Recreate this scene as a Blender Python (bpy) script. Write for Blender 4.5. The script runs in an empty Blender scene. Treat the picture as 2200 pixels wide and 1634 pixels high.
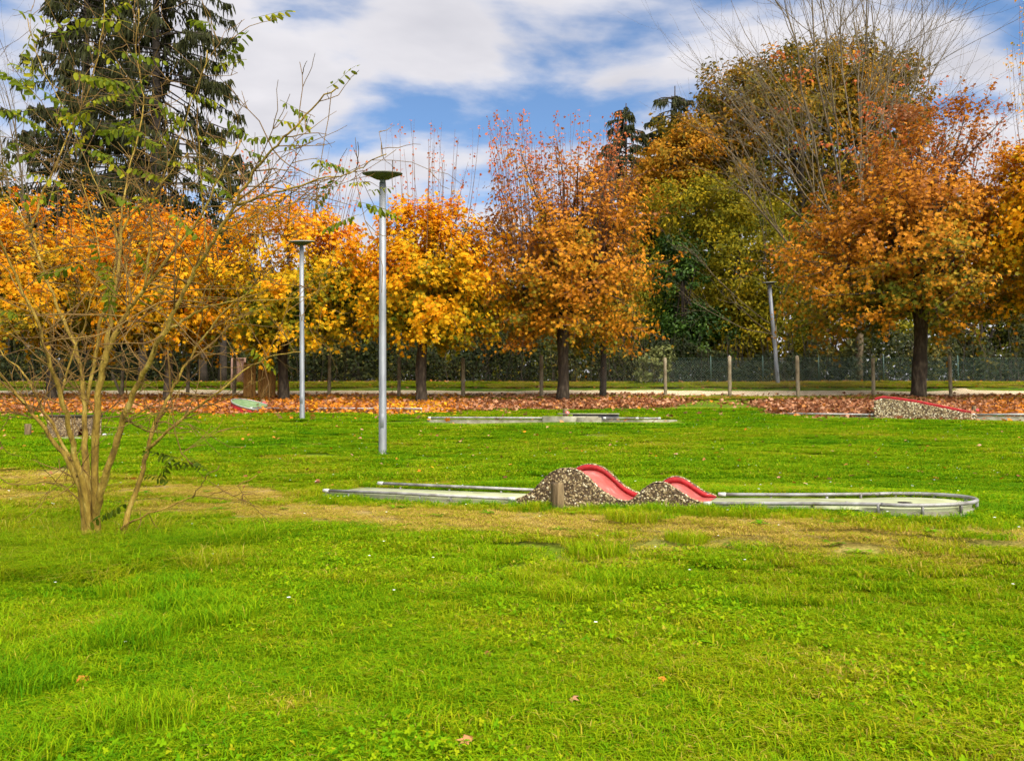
import bpy, bmesh, math
import numpy as np
from mathutils import Vector, Matrix

sc = bpy.context.scene
R = math.radians

# ------------------------------------------------------------------ camera
F, PW, PH = 1650.0, 2200.0, 1634.0
HOR = 900.0                       # true horizon row in the photograph
EYE = 1.5
PITCH = math.atan((HOR - PH / 2) / F)
cam_d = bpy.data.cameras.new('camera')
cam_d.sensor_width = 36.0
cam_d.lens = 36.0 * F / PW
cam_d.clip_start = 0.05
cam_d.clip_end = 3000.0
cam = bpy.data.objects.new('camera', cam_d)
sc.collection.objects.link(cam)
cam.location = (0, 0, EYE)
cam.rotation_euler = (math.pi / 2 + PITCH, 0, 0)
sc.camera = cam

# ------------------------------------------------------------------ sky
SUN_EL, SUN_AZ = R(50), R(150)    # azimuth clockwise from +Y: behind the camera, to the right
world = bpy.data.worlds.new('World')
sc.world = world
world.use_nodes = True
wn, wl = world.node_tree.nodes, world.node_tree.links
wn.clear()
w_out = wn.new('ShaderNodeOutputWorld')
w_bg = wn.new('ShaderNodeBackground')
w_bg.inputs['Strength'].default_value = 0.068
sky = wn.new('ShaderNodeTexSky')
sky.sky_type = 'NISHITA'
sky.sun_disc = False
sky.sun_elevation = SUN_EL
sky.sun_rotation = SUN_AZ
sky.altitude = 200
sky.air_density = 1.0
sky.dust_density = 0.6
sky.ozone_density = 3.0
tc = wn.new('ShaderNodeTexCoord')
sep = wn.new('ShaderNodeSeparateXYZ')
wl.new(tc.outputs['Generated'], sep.inputs[0])


def wmath(op, a, b=None, clamp=False):
    n = wn.new('ShaderNodeMath')
    n.operation = op
    n.use_clamp = clamp
    for i, v in enumerate((a, b)):
        if v is None:
            continue
        if isinstance(v, (int, float)):
            n.inputs[i].default_value = v
        else:
            wl.new(v, n.inputs[i])
    return n.outputs[0]


zc = wmath('ADD', wmath('MAXIMUM', sep.outputs[2], 0.0), 0.16)
cx = wmath('DIVIDE', sep.outputs[0], zc)
cy = wmath('DIVIDE', sep.outputs[1], zc)
comb = wn.new('ShaderNodeCombineXYZ')
wl.new(cx, comb.inputs[0])
wl.new(cy, comb.inputs[1])
CLOUD_OFF = (3.1, 7.4, 0.0)
mapn = wn.new('ShaderNodeMapping')
mapn.inputs['Location'].default_value = CLOUD_OFF
mapn.inputs['Scale'].default_value = (0.85, 1.25, 1.0)
wl.new(comb.outputs[0], mapn.inputs[0])
nz = wn.new('ShaderNodeTexNoise')
nz.inputs['Scale'].default_value = 1.7
nz.inputs['Detail'].default_value = 7
nz.inputs['Roughness'].default_value = 0.52
nz.inputs['Distortion'].default_value = 0.25
wl.new(mapn.outputs[0], nz.inputs['Vector'])
ramp = wn.new('ShaderNodeValToRGB')
ramp.color_ramp.elements[0].position = 0.395
ramp.color_ramp.elements[1].position = 0.54
ramp.color_ramp.interpolation = 'EASE'
# low over the horizon the cloud banks overlap and close the gaps
low = wmath('MULTIPLY', wmath('SUBTRACT', 0.31, sep.outputs[2], True), 0.45)
wl.new(wmath('ADD', nz.outputs['Fac'], low), ramp.inputs[0])
# thickness of the cloud: thick parts are greyer
ramp2 = wn.new('ShaderNodeValToRGB')
ramp2.color_ramp.elements[0].position = 0.48
ramp2.color_ramp.elements[1].position = 0.78
ramp2.color_ramp.elements[0].color = (5.2, 5.1, 5.35, 1)
ramp2.color_ramp.elements[1].color = (3.1, 3.15, 3.6, 1)
nz2 = wn.new('ShaderNodeTexNoise')
nz2.inputs['Scale'].default_value = 3.2
nz2.inputs['Detail'].default_value = 4
wl.new(mapn.outputs[0], nz2.inputs['Vector'])
thick = wmath('ADD', wmath('MULTIPLY', nz.outputs['Fac'], 0.6), wmath('MULTIPLY', nz2.outputs['Fac'], 0.42))
wl.new(thick, ramp2.inputs[0])
mix = wn.new('ShaderNodeMix')
mix.data_type = 'RGBA'
wl.new(ramp.outputs[0], mix.inputs[0])
hs = wn.new('ShaderNodeHueSaturation')
hs.inputs['Saturation'].default_value = 1.08
hs.inputs['Value'].default_value = 1.15
wl.new(sky.outputs[0], hs.inputs['Color'])
wl.new(hs.outputs[0], mix.inputs[6])
wl.new(ramp2.outputs[0], mix.inputs[7])
wl.new(mix.outputs[2], w_bg.inputs['Color'])
wl.new(w_bg.outputs[0], w_out.inputs[0])

# ------------------------------------------------------------------ sun
sun_d = bpy.data.lights.new('sun', 'SUN')
sun_d.energy = 3.7
sun_d.angle = R(65)
sun_d.color = (1.0, 0.95, 0.86)
sun = bpy.data.objects.new('sun', sun_d)
sc.collection.objects.link(sun)
sdir = Vector((math.sin(SUN_AZ) * math.cos(SUN_EL), math.cos(SUN_AZ) * math.cos(SUN_EL), math.sin(SUN_EL)))
sun.rotation_euler = (-sdir).to_track_quat('-Z', 'Y').to_euler()
sun.location = sdir * 60

# ------------------------------------------------------------------ exposure
vs = sc.view_settings
vs.view_transform = 'Standard'
vs.look = 'None'
vs.exposure = 1.27
vs.gamma = 1.0
vs.use_curve_mapping = False
sc.cycles.max_bounces = 4
sc.cycles.diffuse_bounces = 2
sc.cycles.glossy_bounces = 2
sc.cycles.transmission_bounces = 2
sc.cycles.transparent_max_bounces = 4
sc.cycles.caustics_reflective = False
sc.cycles.caustics_refractive = False
sc.cycles.use_adaptive_sampling = True
sc.cycles.adaptive_threshold = 0.03
sc.cycles.use_denoising = True
try:
    sc.cycles.denoiser = 'OPENIMAGEDENOISE'
    sc.cycles.denoising_input_passes = 'RGB_ALBEDO_NORMAL'
    sc.cycles.denoising_prefilter = 'FAST'
except Exception:
    pass

# ================================================================== helpers
rng = np.random.default_rng(11)
CA, SA = math.cos(PITCH), math.sin(PITCH)


def P(px, py, y):
    """World point seen at photo pixel (px, py), at forward distance y."""
    u = (px - PW / 2) / F
    v = (PH / 2 - py) / F
    dy = CA - v * SA
    dz = SA + v * CA
    return np.array([u * y / dy, y, EYE + dz * y / dy])


GY = np.array([-20, 0, 29, 31.5, 33.6, 36, 45, 100, 400, 2000.0])
GZ = np.array([-1.49, 0, 2.16, 2.47, 2.74, 3.20, 3.45, 5.0, 8.0, 12.0])


def vnoise(x, y, s=1.0, seed=0):
    """smooth value noise, -1..1"""
    x = np.asarray(x, float) / s + seed * 17.31
    y = np.asarray(y, float) / s + seed * 5.77
    xi, yi = np.floor(x), np.floor(y)
    fx, fy = x - xi, y - yi
    fx, fy = fx * fx * (3 - 2 * fx), fy * fy * (3 - 2 * fy)

    def h(a, b):
        v = np.sin(a * 127.1 + b * 311.7 + seed * 3.7) * 43758.5453
        return (v - np.floor(v)) * 2 - 1
    return (h(xi, yi) * (1 - fx) + h(xi + 1, yi) * fx) * (1 - fy) + (h(xi, yi + 1) * (1 - fx) + h(xi + 1, yi + 1) * fx) * fy


def fbm(x, y, s, seed=0, n=3):
    t, a, w = 0, 1.0, 0
    for k in range(n):
        t = t + a * vnoise(x, y, s / 2 ** k, seed + k * 3)
        w += a
        a *= 0.55
    return t / w


LTH = 0.41
LORG = (-2.103, 8.66)
LCOS, LSIN = math.cos(LTH), math.sin(LTH)


def zg(x, y):
    x, y = np.asarray(x, float), np.asarray(y, float)
    z = np.interp(y, GY, GZ)
    near = np.clip((60 - y) / 30, 0, 1)
    dx, dy = x - LORG[0], y - LORG[1]
    u = dx * LCOS - dy * LSIN
    v = dx * LSIN + dy * LCOS - 0.35
    hump = 0.26 * np.clip(u / 6.0, 0, 1.05) ** 1.2 * np.exp(-(np.clip(np.abs(v) - 0.55, 0, None) / 1.15) ** 2) * np.exp(-(np.clip(u - 6.4, 0, None) / 1.6) ** 2)
    z = z + hump - 0.11 * np.clip((0.30 - np.abs(v)) / 0.08, 0, 1) * np.clip((6.15 - u) / 0.1, 0, 1) * np.clip((u - 0.15) / 0.1, 0, 1)
    return z + near * (0.030 * vnoise(x, y, 2.6, 1) + 0.012 * vnoise(x, y, 0.7, 2))


def dist_of(py):
    return EYE * F / (py - 777.0)


def G(px, d):
    x = (px - PW / 2) / F * d
    return np.array([x, d, float(zg(x, d))])


def mk(name, verts, faces, mats, parent=None, midx=None, attrs=None, smooth=False, kind=None, label=None):
    verts = np.asarray(verts, np.float32)
    if not isinstance(faces, (list, tuple)):
        faces = [faces]
    faces = [np.asarray(f, np.int32) for f in faces if len(f)]
    if parent is not None:
        p_, off = parent, np.zeros(3)
        while p_ is not None:
            off += np.array(p_.location)
            p_ = p_.parent
        verts = verts - off.astype(np.float32)
    me = bpy.data.meshes.new(name)
    me.vertices.add(len(verts))
    me.vertices.foreach_set('co', verts.ravel())
    nl = sum(f.size for f in faces)
    npoly = sum(len(f) for f in faces)
    me.loops.add(nl)
    me.loops.foreach_set('vertex_index', np.concatenate([f.ravel() for f in faces]))
    tot = np.concatenate([np.full(len(f), f.shape[1], np.int32) for f in faces])
    start = np.concatenate([[0], np.cumsum(tot)[:-1]]).astype(np.int32)
    me.polygons.add(npoly)
    me.polygons.foreach_set('loop_start', start)
    try:
        me.polygons.foreach_set('loop_total', tot)
    except Exception:
        pass
    if not isinstance(mats, (list, tuple)):
        mats = [mats]
    for m in mats:
        me.materials.append(m)
    if midx is not None:
        me.polygons.foreach_set('material_index', np.asarray(midx, np.int32))
    if smooth:
        me.polygons.foreach_set('use_smooth', np.ones(npoly, bool))
    for k, (dom, val) in (attrs or {}).items():
        a = me.attributes.new(k, 'FLOAT', dom)
        a.data.foreach_set('value', np.asarray(val, np.float32))
    me.update(calc_edges=True)
    o = bpy.data.objects.new(name, me)
    sc.collection.objects.link(o)
    if parent is not None:
        o.parent = parent
    if kind:
        o['kind'] = kind
    if label:
        o['label'] = label
    return o


def tag(o, label, cat, group=None):
    o['label'] = label
    o['category'] = cat
    if group:
        o['group'] = group
    return o


def thing(name, loc, label, cat, group=None):
    o = bpy.data.objects.new(name, None)
    o.empty_display_size = 0.2
    o.location = [float(v) for v in loc]
    sc.collection.objects.link(o)
    return tag(o, label, cat, group)


def tubes(PT, RD, sides=5, caps=True):
    """PT (N,K,3) polylines, RD (N,K) radii -> verts, quads, tris(caps)"""
    PT = np.asarray(PT, float)
    RD = np.asarray(RD, float)
    N, K, _ = PT.shape
    T = np.empty_like(PT)
    T[:, 1:-1] = PT[:, 2:] - PT[:, :-2]
    T[:, 0] = PT[:, 1] - PT[:, 0]
    T[:, -1] = PT[:, -1] - PT[:, -2]
    T /= np.linalg.norm(T, axis=2, keepdims=True) + 1e-9
    ref = np.zeros((N, 1, 3))
    mT = T.mean(axis=1)
    ref[:, 0, :] = np.where(np.abs(mT[:, 2:3]) > 0.8, [[1.0, 0, 0]], [[0, 0, 1.0]])
    A = np.cross(T, np.broadcast_to(ref, T.shape))
    A /= np.linalg.norm(A, axis=2, keepdims=True) + 1e-9
    B = np.cross(T, A)
    an = np.arange(sides) / sides * 2 * np.pi
    V = PT[:, :, None, :] + RD[:, :, None, None] * (np.cos(an)[None, None, :, None] * A[:, :, None, :] + np.sin(an)[None, None, :, None] * B[:, :, None, :])
    V = V.reshape(-1, 3)
    k = np.arange(K - 1)[:, None]
    s = np.arange(sides)[None, :]
    q = np.stack([k * sides + s, k * sides + (s + 1) % sides, (k + 1) * sides + (s + 1) % sides, (k + 1) * sides + s], -1).reshape(-1, 4)
    Q = (np.arange(N)[:, None, None] * (K * sides) + q[None]).reshape(-1, 4)
    out = [Q]
    if caps:
        e = np.stack([np.arange(sides), ], 0)
        e2 = (K - 1) * sides + e
        C = np.concatenate([e[:, ::-1], e2], 0)
        C = (np.arange(N)[:, None, None] * (K * sides) + C[None]).reshape(-1, sides)
        out.append(C)
    return V, out


class MB:
    """collects verts and faces for one mesh"""

    def __init__(self):
        self.v, self.f, self.n, self.m = [], [], 0, []

    def add(self, v, faces, mi=0):
        v = np.asarray(v, float)
        if not isinstance(faces, (list, tuple)):
            faces = [faces]
        for f in faces:
            f = np.asarray(f, int)
            self.f.append(f + self.n)
            self.m.append(np.full(len(f), mi))
        self.v.append(v)
        self.n += len(v)
        return self

    def tube(self, pts, rad, sides=8, mi=0, caps=True):
        pts = np.asarray(pts, float)
        rad = np.full(len(pts), rad) if np.isscalar(rad) else np.asarray(rad, float)
        v, f = tubes(pts[None], rad[None], sides, caps)
        return self.add(v, f, mi)

    def lathe(self, prof, c, sides=24, mi=0, axis=None):
        """prof list of (r,z) about a vertical axis through c"""
        prof = np.asarray(prof, float)
        K = len(prof)
        an = np.arange(sides) / sides * 2 * np.pi
        v = np.stack([prof[:, 0:1] * np.cos(an), prof[:, 0:1] * np.sin(an), np.repeat(prof[:, 1:2], sides, 1)], -1).reshape(-1, 3)
        if axis is not None:
            q = Vector((0, 0, 1)).rotation_difference(Vector(axis))
            M = np.array(q.to_matrix())
            v = v @ M.T
        v = v + np.asarray(c, float)
        k = np.arange(K - 1)[:, None]
        s = np.arange(sides)[None, :]
        q = np.stack([k * sides + s, k * sides + (s + 1) % sides, (k + 1) * sides + (s + 1) % sides, (k + 1) * sides + s], -1).reshape(-1, 4)
        return self.add(v, [q, np.arange(sides)[::-1][None], ((K - 1) * sides + np.arange(sides))[None]], mi)

    def box(self, c, size, rz=0.0, bevel=0.01, mi=0, top_pyr=0.0):
        bm = bmesh.new()
        bmesh.ops.create_cube(bm, size=1.0)
        for v in bm.verts:
            v.co = Vector((v.co.x * size[0], v.co.y * size[1], v.co.z * size[2]))
        if bevel > 0:
            bmesh.ops.bevel(bm, geom=bm.edges[:], offset=bevel, segments=1, affect='EDGES', profile=0.5)
        bm.verts.index_update()
        v = np.array([x.co[:] for x in bm.verts])
        fs = {}
        for fc in bm.faces:
            fs.setdefault(len(fc.verts), []).append([x.index for x in fc.verts])
        bm.free()
        cz, sz = math.cos(rz), math.sin(rz)
        v = np.stack([v[:, 0] * cz - v[:, 1] * sz, v[:, 0] * sz + v[:, 1] * cz, v[:, 2]], 1) + np.asarray(c, float)
        return self.add(v, [np.array(x) for x in fs.values()], mi)

    def build(self, name, mats, parent=None, **kw):
        v = np.concatenate(self.v)
        if len(set(np.concatenate(self.m))) > 1:
            kw['midx'] = np.concatenate(self.m)
        return mk(name, v, self.f, mats, parent, **kw)


def resample(pts, K):
    """Catmull-Rom through pts, K points"""
    pts = np.asarray(pts, float)
    if len(pts) == 2:
        t = np.linspace(0, 1, K)[:, None]
        return pts[0] * (1 - t) + pts[1] * t
    ext = np.vstack([2 * pts[0] - pts[1], pts, 2 * pts[-1] - pts[-2]])
    n = len(pts) - 1
    t = np.linspace(0, n, K)
    i = np.minimum(t.astype(int), n - 1)
    f = (t - i)[:, None]
    p0, p1, p2, p3 = ext[i], ext[i + 1], ext[i + 2], ext[i + 3]
    return 0.5 * (2 * p1 + (p2 - p0) * f + (2 * p0 - 5 * p1 + 4 * p2 - p3) * f ** 2 + (3 * p1 - p0 - 3 * p2 + p3) * f ** 3)


def unit(v):
    return v / (np.linalg.norm(v, axis=-1, keepdims=True) + 1e-9)


# ------------------------------------------------------------------ materials
def new_mat(name):
    m = bpy.data.materials.new(name)
    m.use_nodes = True
    nt = m.node_tree
    return m, nt.nodes, nt.links, nt.nodes['Principled BSDF']


def mat_noise(name, cols, scale=8.0, rough=0.8, detail=6, bump=0.0, bscale=None, metallic=0.0, spec=0.3, stretch=(1, 1, 1)):
    """colour ramp over noise in object space, with bump"""
    m, n, l, b = new_mat(name)
    t = n.new('ShaderNodeTexCoord')
    mp = n.new('ShaderNodeMapping')
    mp.inputs['Scale'].default_value = stretch
    l.new(t.outputs['Object'], mp.inputs[0])
    nz_ = n.new('ShaderNodeTexNoise')
    nz_.inputs['Scale'].default_value = scale
    nz_.inputs['Detail'].default_value = detail
    nz_.inputs['Roughness'].default_value = 0.62
    l.new(mp.outputs[0], nz_.inputs['Vector'])
    r = n.new('ShaderNodeValToRGB')
    els = r.color_ramp.elements
    ps = np.linspace(0.3, 0.7, len(cols))
    for i, c in enumerate(cols):
        e = els[i] if i < 2 else els.new(ps[i])
        e.position = ps[i]
        e.color = (*c, 1)
    l.new(nz_.outputs['Fac'], r.inputs[0])
    l.new(r.outputs[0], b.inputs['Base Color'])
    b.inputs['Roughness'].default_value = rough
    b.inputs['Metallic'].default_value = metallic
    b.inputs['Specular IOR Level'].default_value = spec
    if bump > 0:
        n2 = n.new('ShaderNodeTexNoise')
        n2.inputs['Scale'].default_value = bscale or scale * 4
        n2.inputs['Detail'].default_value = 5
        l.new(mp.outputs[0], n2.inputs['Vector'])
        bp = n.new('ShaderNodeBump')
        bp.inputs['Strength'].default_value = bump
        bp.inputs['Distance'].default_value = 0.02
        l.new(n2.outputs['Fac'], bp.inputs['Height'])
        l.new(bp.outputs[0], b.inputs['Normal'])
    return m


def mat_leaf(name, stops, trans=0.35, rough=0.65, instancer=False, spec=0.10):
    """pigment per leaf from the 'tint' attribute"""
    m, n, l, b = new_mat(name)
    a = n.new('ShaderNodeAttribute')
    a.attribute_name = 'tint'
    if instancer:
        a.attribute_type = 'INSTANCER'
        a2 = n.new('ShaderNodeAttribute')
        a2.attribute_name = 'blade'
        ad = n.new('ShaderNodeMath')
        ad.operation = 'ADD'
        ad.use_clamp = True
        l.new(a.outputs['Fac'], ad.inputs[0])
        l.new(a2.outputs['Fac'], ad.inputs[1])
    r = n.new('ShaderNodeValToRGB')
    els = r.color_ramp.elements
    for i, (p, c) in enumerate(stops):
        e = els[i] if i < 2 else els.new(p)
        e.position = p
        e.color = (*c, 1)
    l.new(ad.outputs[0] if instancer else a.outputs['Fac'], r.inputs[0])
    l.new(r.outputs[0], b.inputs['Base Color'])
    b.inputs['Roughness'].default_value = rough
    b.inputs['Specular IOR Level'].default_value = spec
    tr = n.new('ShaderNodeBsdfTranslucent')
    l.new(r.outputs[0], tr.inputs['Color'])
    mx = n.new('ShaderNodeMixShader')
    mx.inputs[0].default_value = trans
    l.new(b.outputs[0], mx.inputs[1])
    l.new(tr.outputs[0], mx.inputs[2])
    l.new(mx.outputs[0], n['Material Output'].inputs['Surface'])
    return m


M = {}
M['bark'] = mat_noise('maple_bark', [(0.018, 0.012, 0.008), (0.045, 0.032, 0.020), (0.12, 0.09, 0.058)], 9, 0.9, bump=0.9, bscale=22, stretch=(1, 1, 0.35))
M['twig'] = mat_noise('twig_bark', [(0.10, 0.055, 0.035), (0.18, 0.10, 0.06)], 6, 0.85)
M['palebark'] = mat_noise('pale_bark', [(0.085, 0.062, 0.036), (0.17, 0.13, 0.075)], 6, 0.9)
M['darkbark'] = mat_noise('dark_bark', [(0.020, 0.015, 0.011), (0.06, 0.045, 0.033)], 6, 0.9, bump=0.5)
M['robinia'] = mat_noise('shrub_bark', [(0.06, 0.034, 0.008), (0.19, 0.115, 0.016), (0.29, 0.19, 0.028), (0.40, 0.30, 0.075)], 16, 0.9, detail=10, bump=0.8, bscale=70, stretch=(1, 1, 0.3))
M['robinia_twig'] = mat_noise('shrub_twig', [(0.085, 0.040, 0.014), (0.23, 0.135, 0.028)], 4, 0.8)
M['galv'] = mat_noise('galvanised_steel', [(0.15, 0.155, 0.165), (0.22, 0.23, 0.24), (0.30, 0.31, 0.325)], 5, 0.5, metallic=0.35, spec=0.5, bump=0.05, bscale=200, stretch=(1, 1, 0.25))
M['rail'] = mat_noise('galvanised_rail', [(0.13, 0.115, 0.095), (0.25, 0.24, 0.225), (0.38, 0.37, 0.36)], 7, 0.5, metallic=0.25, spec=0.5)
M['railwhite'] = mat_noise('white_sleeve', [(0.38, 0.37, 0.34), (0.58, 0.57, 0.55)], 12, 0.5)
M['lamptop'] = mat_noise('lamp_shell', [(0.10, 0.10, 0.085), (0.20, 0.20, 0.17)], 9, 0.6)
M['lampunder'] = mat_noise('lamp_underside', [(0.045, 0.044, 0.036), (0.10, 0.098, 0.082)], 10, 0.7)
M['wood'] = mat_noise('weathered_wood', [(0.045, 0.030, 0.014), (0.14, 0.095, 0.045), (0.28, 0.20, 0.095)], 11, 0.9, bump=0.9, bscale=40, stretch=(2.2, 2.2, 0.16))
M['postwood'] = mat_noise('fence_post', [(0.12, 0.085, 0.045), (0.24, 0.19, 0.115), (0.33, 0.27, 0.18)], 3.5, 0.9, bump=0.3)
M['wire'] = mat_noise('fence_wire', [(0.07, 0.08, 0.06), (0.14, 0.15, 0.11)], 20, 0.6, metallic=0.3)
M['greenwire'] = mat_noise('green_fence_wire', [(0.035, 0.075, 0.06), (0.07, 0.13, 0.10)], 20, 0.5)
M['red'] = mat_noise('red_paint', [(0.20, 0.065, 0.04), (0.46, 0.08, 0.062), (0.52, 0.105, 0.085), (0.62, 0.24, 0.20)], 8, 0.65, detail=12, bump=0.15)
M['redlip'] = mat_noise('deep_red_paint', [(0.17, 0.018, 0.012), (0.33, 0.012, 0.014), (0.42, 0.03, 0.03)], 7, 0.65, detail=10, bump=0.3)
M['lane'] = mat_noise('pale_green_lane', [(0.24, 0.24, 0.115), (0.36, 0.385, 0.21), (0.44, 0.45, 0.28)], 3.5, 0.75, bump=0.06)
M['disc'] = mat_noise('green_disc_paint', [(0.08, 0.14, 0.055), (0.13, 0.21, 0.09), (0.20, 0.28, 0.14)], 5, 0.6)
M['concrete'] = mat_noise('concrete', [(0.13, 0.115, 0.075), (0.23, 0.215, 0.15), (0.32, 0.30, 0.22)], 7, 0.9, bump=0.25)
M['darkblock'] = mat_noise('dark_block', [(0.025, 0.026, 0.03), (0.07, 0.07, 0.075)], 9, 0.7)
M['mortar'] = mat_noise('dark_mortar', [(0.035, 0.02, 0.010), (0.085, 0.055, 0.026)], 14, 0.95, bump=0.5)
M['brownpanel'] = mat_noise('brown_timber', [(0.13, 0.055, 0.012), (0.24, 0.115, 0.025), (0.33, 0.18, 0.045)], 5, 0.85, bump=0.3, stretch=(1.5, 1.5, 0.3))
M['pinkplank'] = mat_noise('pale_plank', [(0.30, 0.17, 0.12), (0.46, 0.28, 0.21), (0.58, 0.40, 0.31)], 4, 0.85, stretch=(2, 2, 0.3))
M['signred'] = mat_noise('sign_red', [(0.55, 0.05, 0.05), (0.65, 0.08, 0.08)], 5, 0.5)
M['signwhite'] = mat_noise('sign_white', [(0.75, 0.74, 0.72), (0.82, 0.81, 0.8)], 5, 0.5)
M['dark'] = mat_noise('hole_dark', [(0.015, 0.01, 0.008), (0.03, 0.02, 0.015)], 5, 0.95)
M['gravel'] = mat_noise('gravel_path', [(0.46, 0.34, 0.19), (0.60, 0.47, 0.29), (0.68, 0.56, 0.38)], 4, 0.95, bump=0.4, bscale=60)
M['pebble'] = mat_leaf('pebbles', [(0.0, (0.05, 0.03, 0.015)), (0.3, (0.11, 0.07, 0.035)), (0.6, (0.29, 0.20, 0.09)), (0.82, (0.56, 0.45, 0.25)), (1.0, (0.76, 0.69, 0.50))], trans=0.0, rough=0.6, spec=0.4)

# ================================================================== ground
def worn(x, y):
    """0 lush .. 1 bare: trodden ground around the lane"""
    x, y = np.asarray(x, float), np.asarray(y, float)
    w = np.zeros(np.broadcast(x, y).shape)

    def strip(pts, half):
        nonlocal w
        pts = np.asarray(pts, float)
        best = np.full(w.shape, 9.0)
        for a, b in zip(pts[:-1], pts[1:]):
            d = b - a
            t = np.clip(((x - a[0]) * d[0] + (y - a[1]) * d[1]) / (d @ d), 0, 1)
            h = half if np.isscalar(half) else half
            q = np.hypot(x - a[0] - t * d[0], y - a[1] - t * d[1]) / h
            best = np.minimum(best, q)
        w = np.maximum(w, np.clip(1.35 - best, 0, 1))

    def blob(cx_, cy_, rx, ry, s=1.0):
        nonlocal w
        q = np.hypot((x - cx_) / rx, (y - cy_) / ry)
        w = np.maximum(w, s * np.clip(1.4 - q, 0, 1))
    strip([(-9, 9.2), (-5, 8.6), (-3.2, 8.0), (-1, 7.45), (0, 7.05), (1.5, 6.4), (3, 5.75), (4.2, 5.35), (6, 5.5), (9, 6.4)], 0.62)
    strip([(-12, 10.6), (-6.4, 10.4), (-4.4, 9.3), (-2.9, 8.75)], 0.75)
    blob(-2.7, 8.7, 1.0, 0.55, 1.0)
    blob(-1.3, 9.5, 1.2, 0.35, 0.6)
    blob(0.7, 5.65, 0.55, 0.13, 0.8)
    blob(2.15, 5.5, 0.4, 0.08, 0.9)
    blob(1.35, 5.9, 0.5, 0.14, 0.75)
    blob(-0.85, 3.45, 0.30, 0.10, 0.8)
    blob(-0.35, 3.25, 0.35, 0.10, 0.8)
    blob(0.1, 3.0, 0.35, 0.10, 0.7)
    blob(1.6, 3.0, 0.4, 0.10, 0.6)
    blob(-2.3, 4.5, 0.5, 0.15, 0.5)
    w = w * np.clip(0.85 + 0.6 * fbm(x, y, 0.9, 5), 0, 1.2)
    w = np.maximum(w, np.clip((fbm(x, y, 1.3, 9) - 0.45) * 1.6, 0, 0.5))
    return np.clip(w, 0, 1)


def make_axis(lo, hi, d0, d1, lim):
    a = [0.0]
    while a[-1] < hi:
        s = d0 if a[-1] < lim else d0 * (1 + (a[-1] - lim) / d1)
        a.append(a[-1] + s)
    b = [0.0]
    while b[-1] > lo:
        s = d0 if -b[-1] < lim else d0 * (1 + (-b[-1] - lim) / d1)
        b.append(b[-1] - s)
    return np.array(b[:0:-1] + a)


gx = make_axis(-900, 900, 0.16, 1.0, 12)
gy = make_axis(-30, 1800, 0.14, 1.0, 13)
GXm, GYm = np.meshgrid(gx, gy)
gz = zg(GXm, GYm)
gv = np.stack([GXm, GYm, gz], -1).reshape(-1, 3)
ni, nj = len(gy), len(gx)
ii, jj = np.meshgrid(np.arange(ni - 1), np.arange(nj - 1), indexing='ij')
gq = np.stack([ii * nj + jj, ii * nj + jj + 1, (ii + 1) * nj + jj + 1, (ii + 1) * nj + jj], -1).reshape(-1, 4)
gw = worn(GXm, GYm).ravel()

m, n, l, b = new_mat('lawn_soil_and_turf')
M['lawn'] = m
at = n.new('ShaderNodeAttribute')
at.attribute_name = 'worn'
geo = n.new('ShaderNodeNewGeometry')
n1 = n.new('ShaderNodeTexNoise')
n1.inputs['Scale'].default_value = 0.55
n1.inputs['Detail'].default_value = 8
n1.inputs['Roughness'].default_value = 0.6
l.new(geo.outputs['Position'], n1.inputs['Vector'])
r1 = n.new('ShaderNodeValToRGB')
r1.color_ramp.elements[0].position = 0.35
r1.color_ramp.elements[0].color = (0.050, 0.115, 0.003, 1)
r1.color_ramp.elements[1].position = 0.66
r1.color_ramp.elements[1].color = (0.15, 0.185, 0.006, 1)
l.new(n1.outputs['Fac'], r1.inputs[0])
n3 = n.new('ShaderNodeTexNoise')
n3.inputs['Scale'].default_value = 14
n3.inputs['Detail'].default_value = 8
n3.inputs['Roughness'].default_value = 0.7
l.new(geo.outputs['Position'], n3.inputs['Vector'])
r3 = n.new('ShaderNodeValToRGB')
r3.color_ramp.elements[0].position = 0.35
r3.color_ramp.elements[0].color = (0.28, 0.17, 0.06, 1)
r3.color_ramp.elements[1].position = 0.65
r3.color_ramp.elements[1].color = (0.46, 0.32, 0.12, 1)
l.new(n3.outputs['Fac'], r3.inputs[0])
mx = n.new('ShaderNodeMix')
mx.data_type = 'RGBA'
ml = n.new('ShaderNodeMath')
ml.operation = 'MULTIPLY'
ml.inputs[1].default_value = 0.85
l.new(at.outputs['Fac'], ml.inputs[0])
l.new(ml.outputs[0], mx.inputs[0])
l.new(r1.outputs[0], mx.inputs[6])
l.new(r3.outputs[0], mx.inputs[7])
n4 = n.new('ShaderNodeTexNoise')
n4.inputs['Scale'].default_value = 45
n4.inputs['Detail'].default_value = 6
l.new(geo.outputs['Position'], n4.inputs['Vector'])
hsv = n.new('ShaderNodeHueSaturation')
mr = n.new('ShaderNodeMapRange')
mr.inputs[1].default_value = 0.3
mr.inputs[2].default_value = 0.7
mr.inputs[3].default_value = 0.72
mr.inputs[4].default_value = 1.25
l.new(n4.outputs['Fac'], mr.inputs[0])
l.new(mr.outputs[0], hsv.inputs['Value'])
l.new(mx.outputs[2], hsv.inputs['Color'])
l.new(hsv.outputs[0], b.inputs['Base Color'])
b.inputs['Roughness'].default_value = 0.95
b.inputs['Specular IOR Level'].default_value = 0.1
bp = n.new('ShaderNodeBump')
bp.inputs['Strength'].default_value = 0.7
bp.inputs['Distance'].default_value = 0.03
l.new(n4.outputs['Fac'], bp.inputs['Height'])
l.new(bp.outputs[0], b.inputs['Normal'])

lawn = mk('lawn', gv, gq, M['lawn'], attrs={'worn': ('POINT', gw)}, smooth=True, kind='structure')

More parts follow.
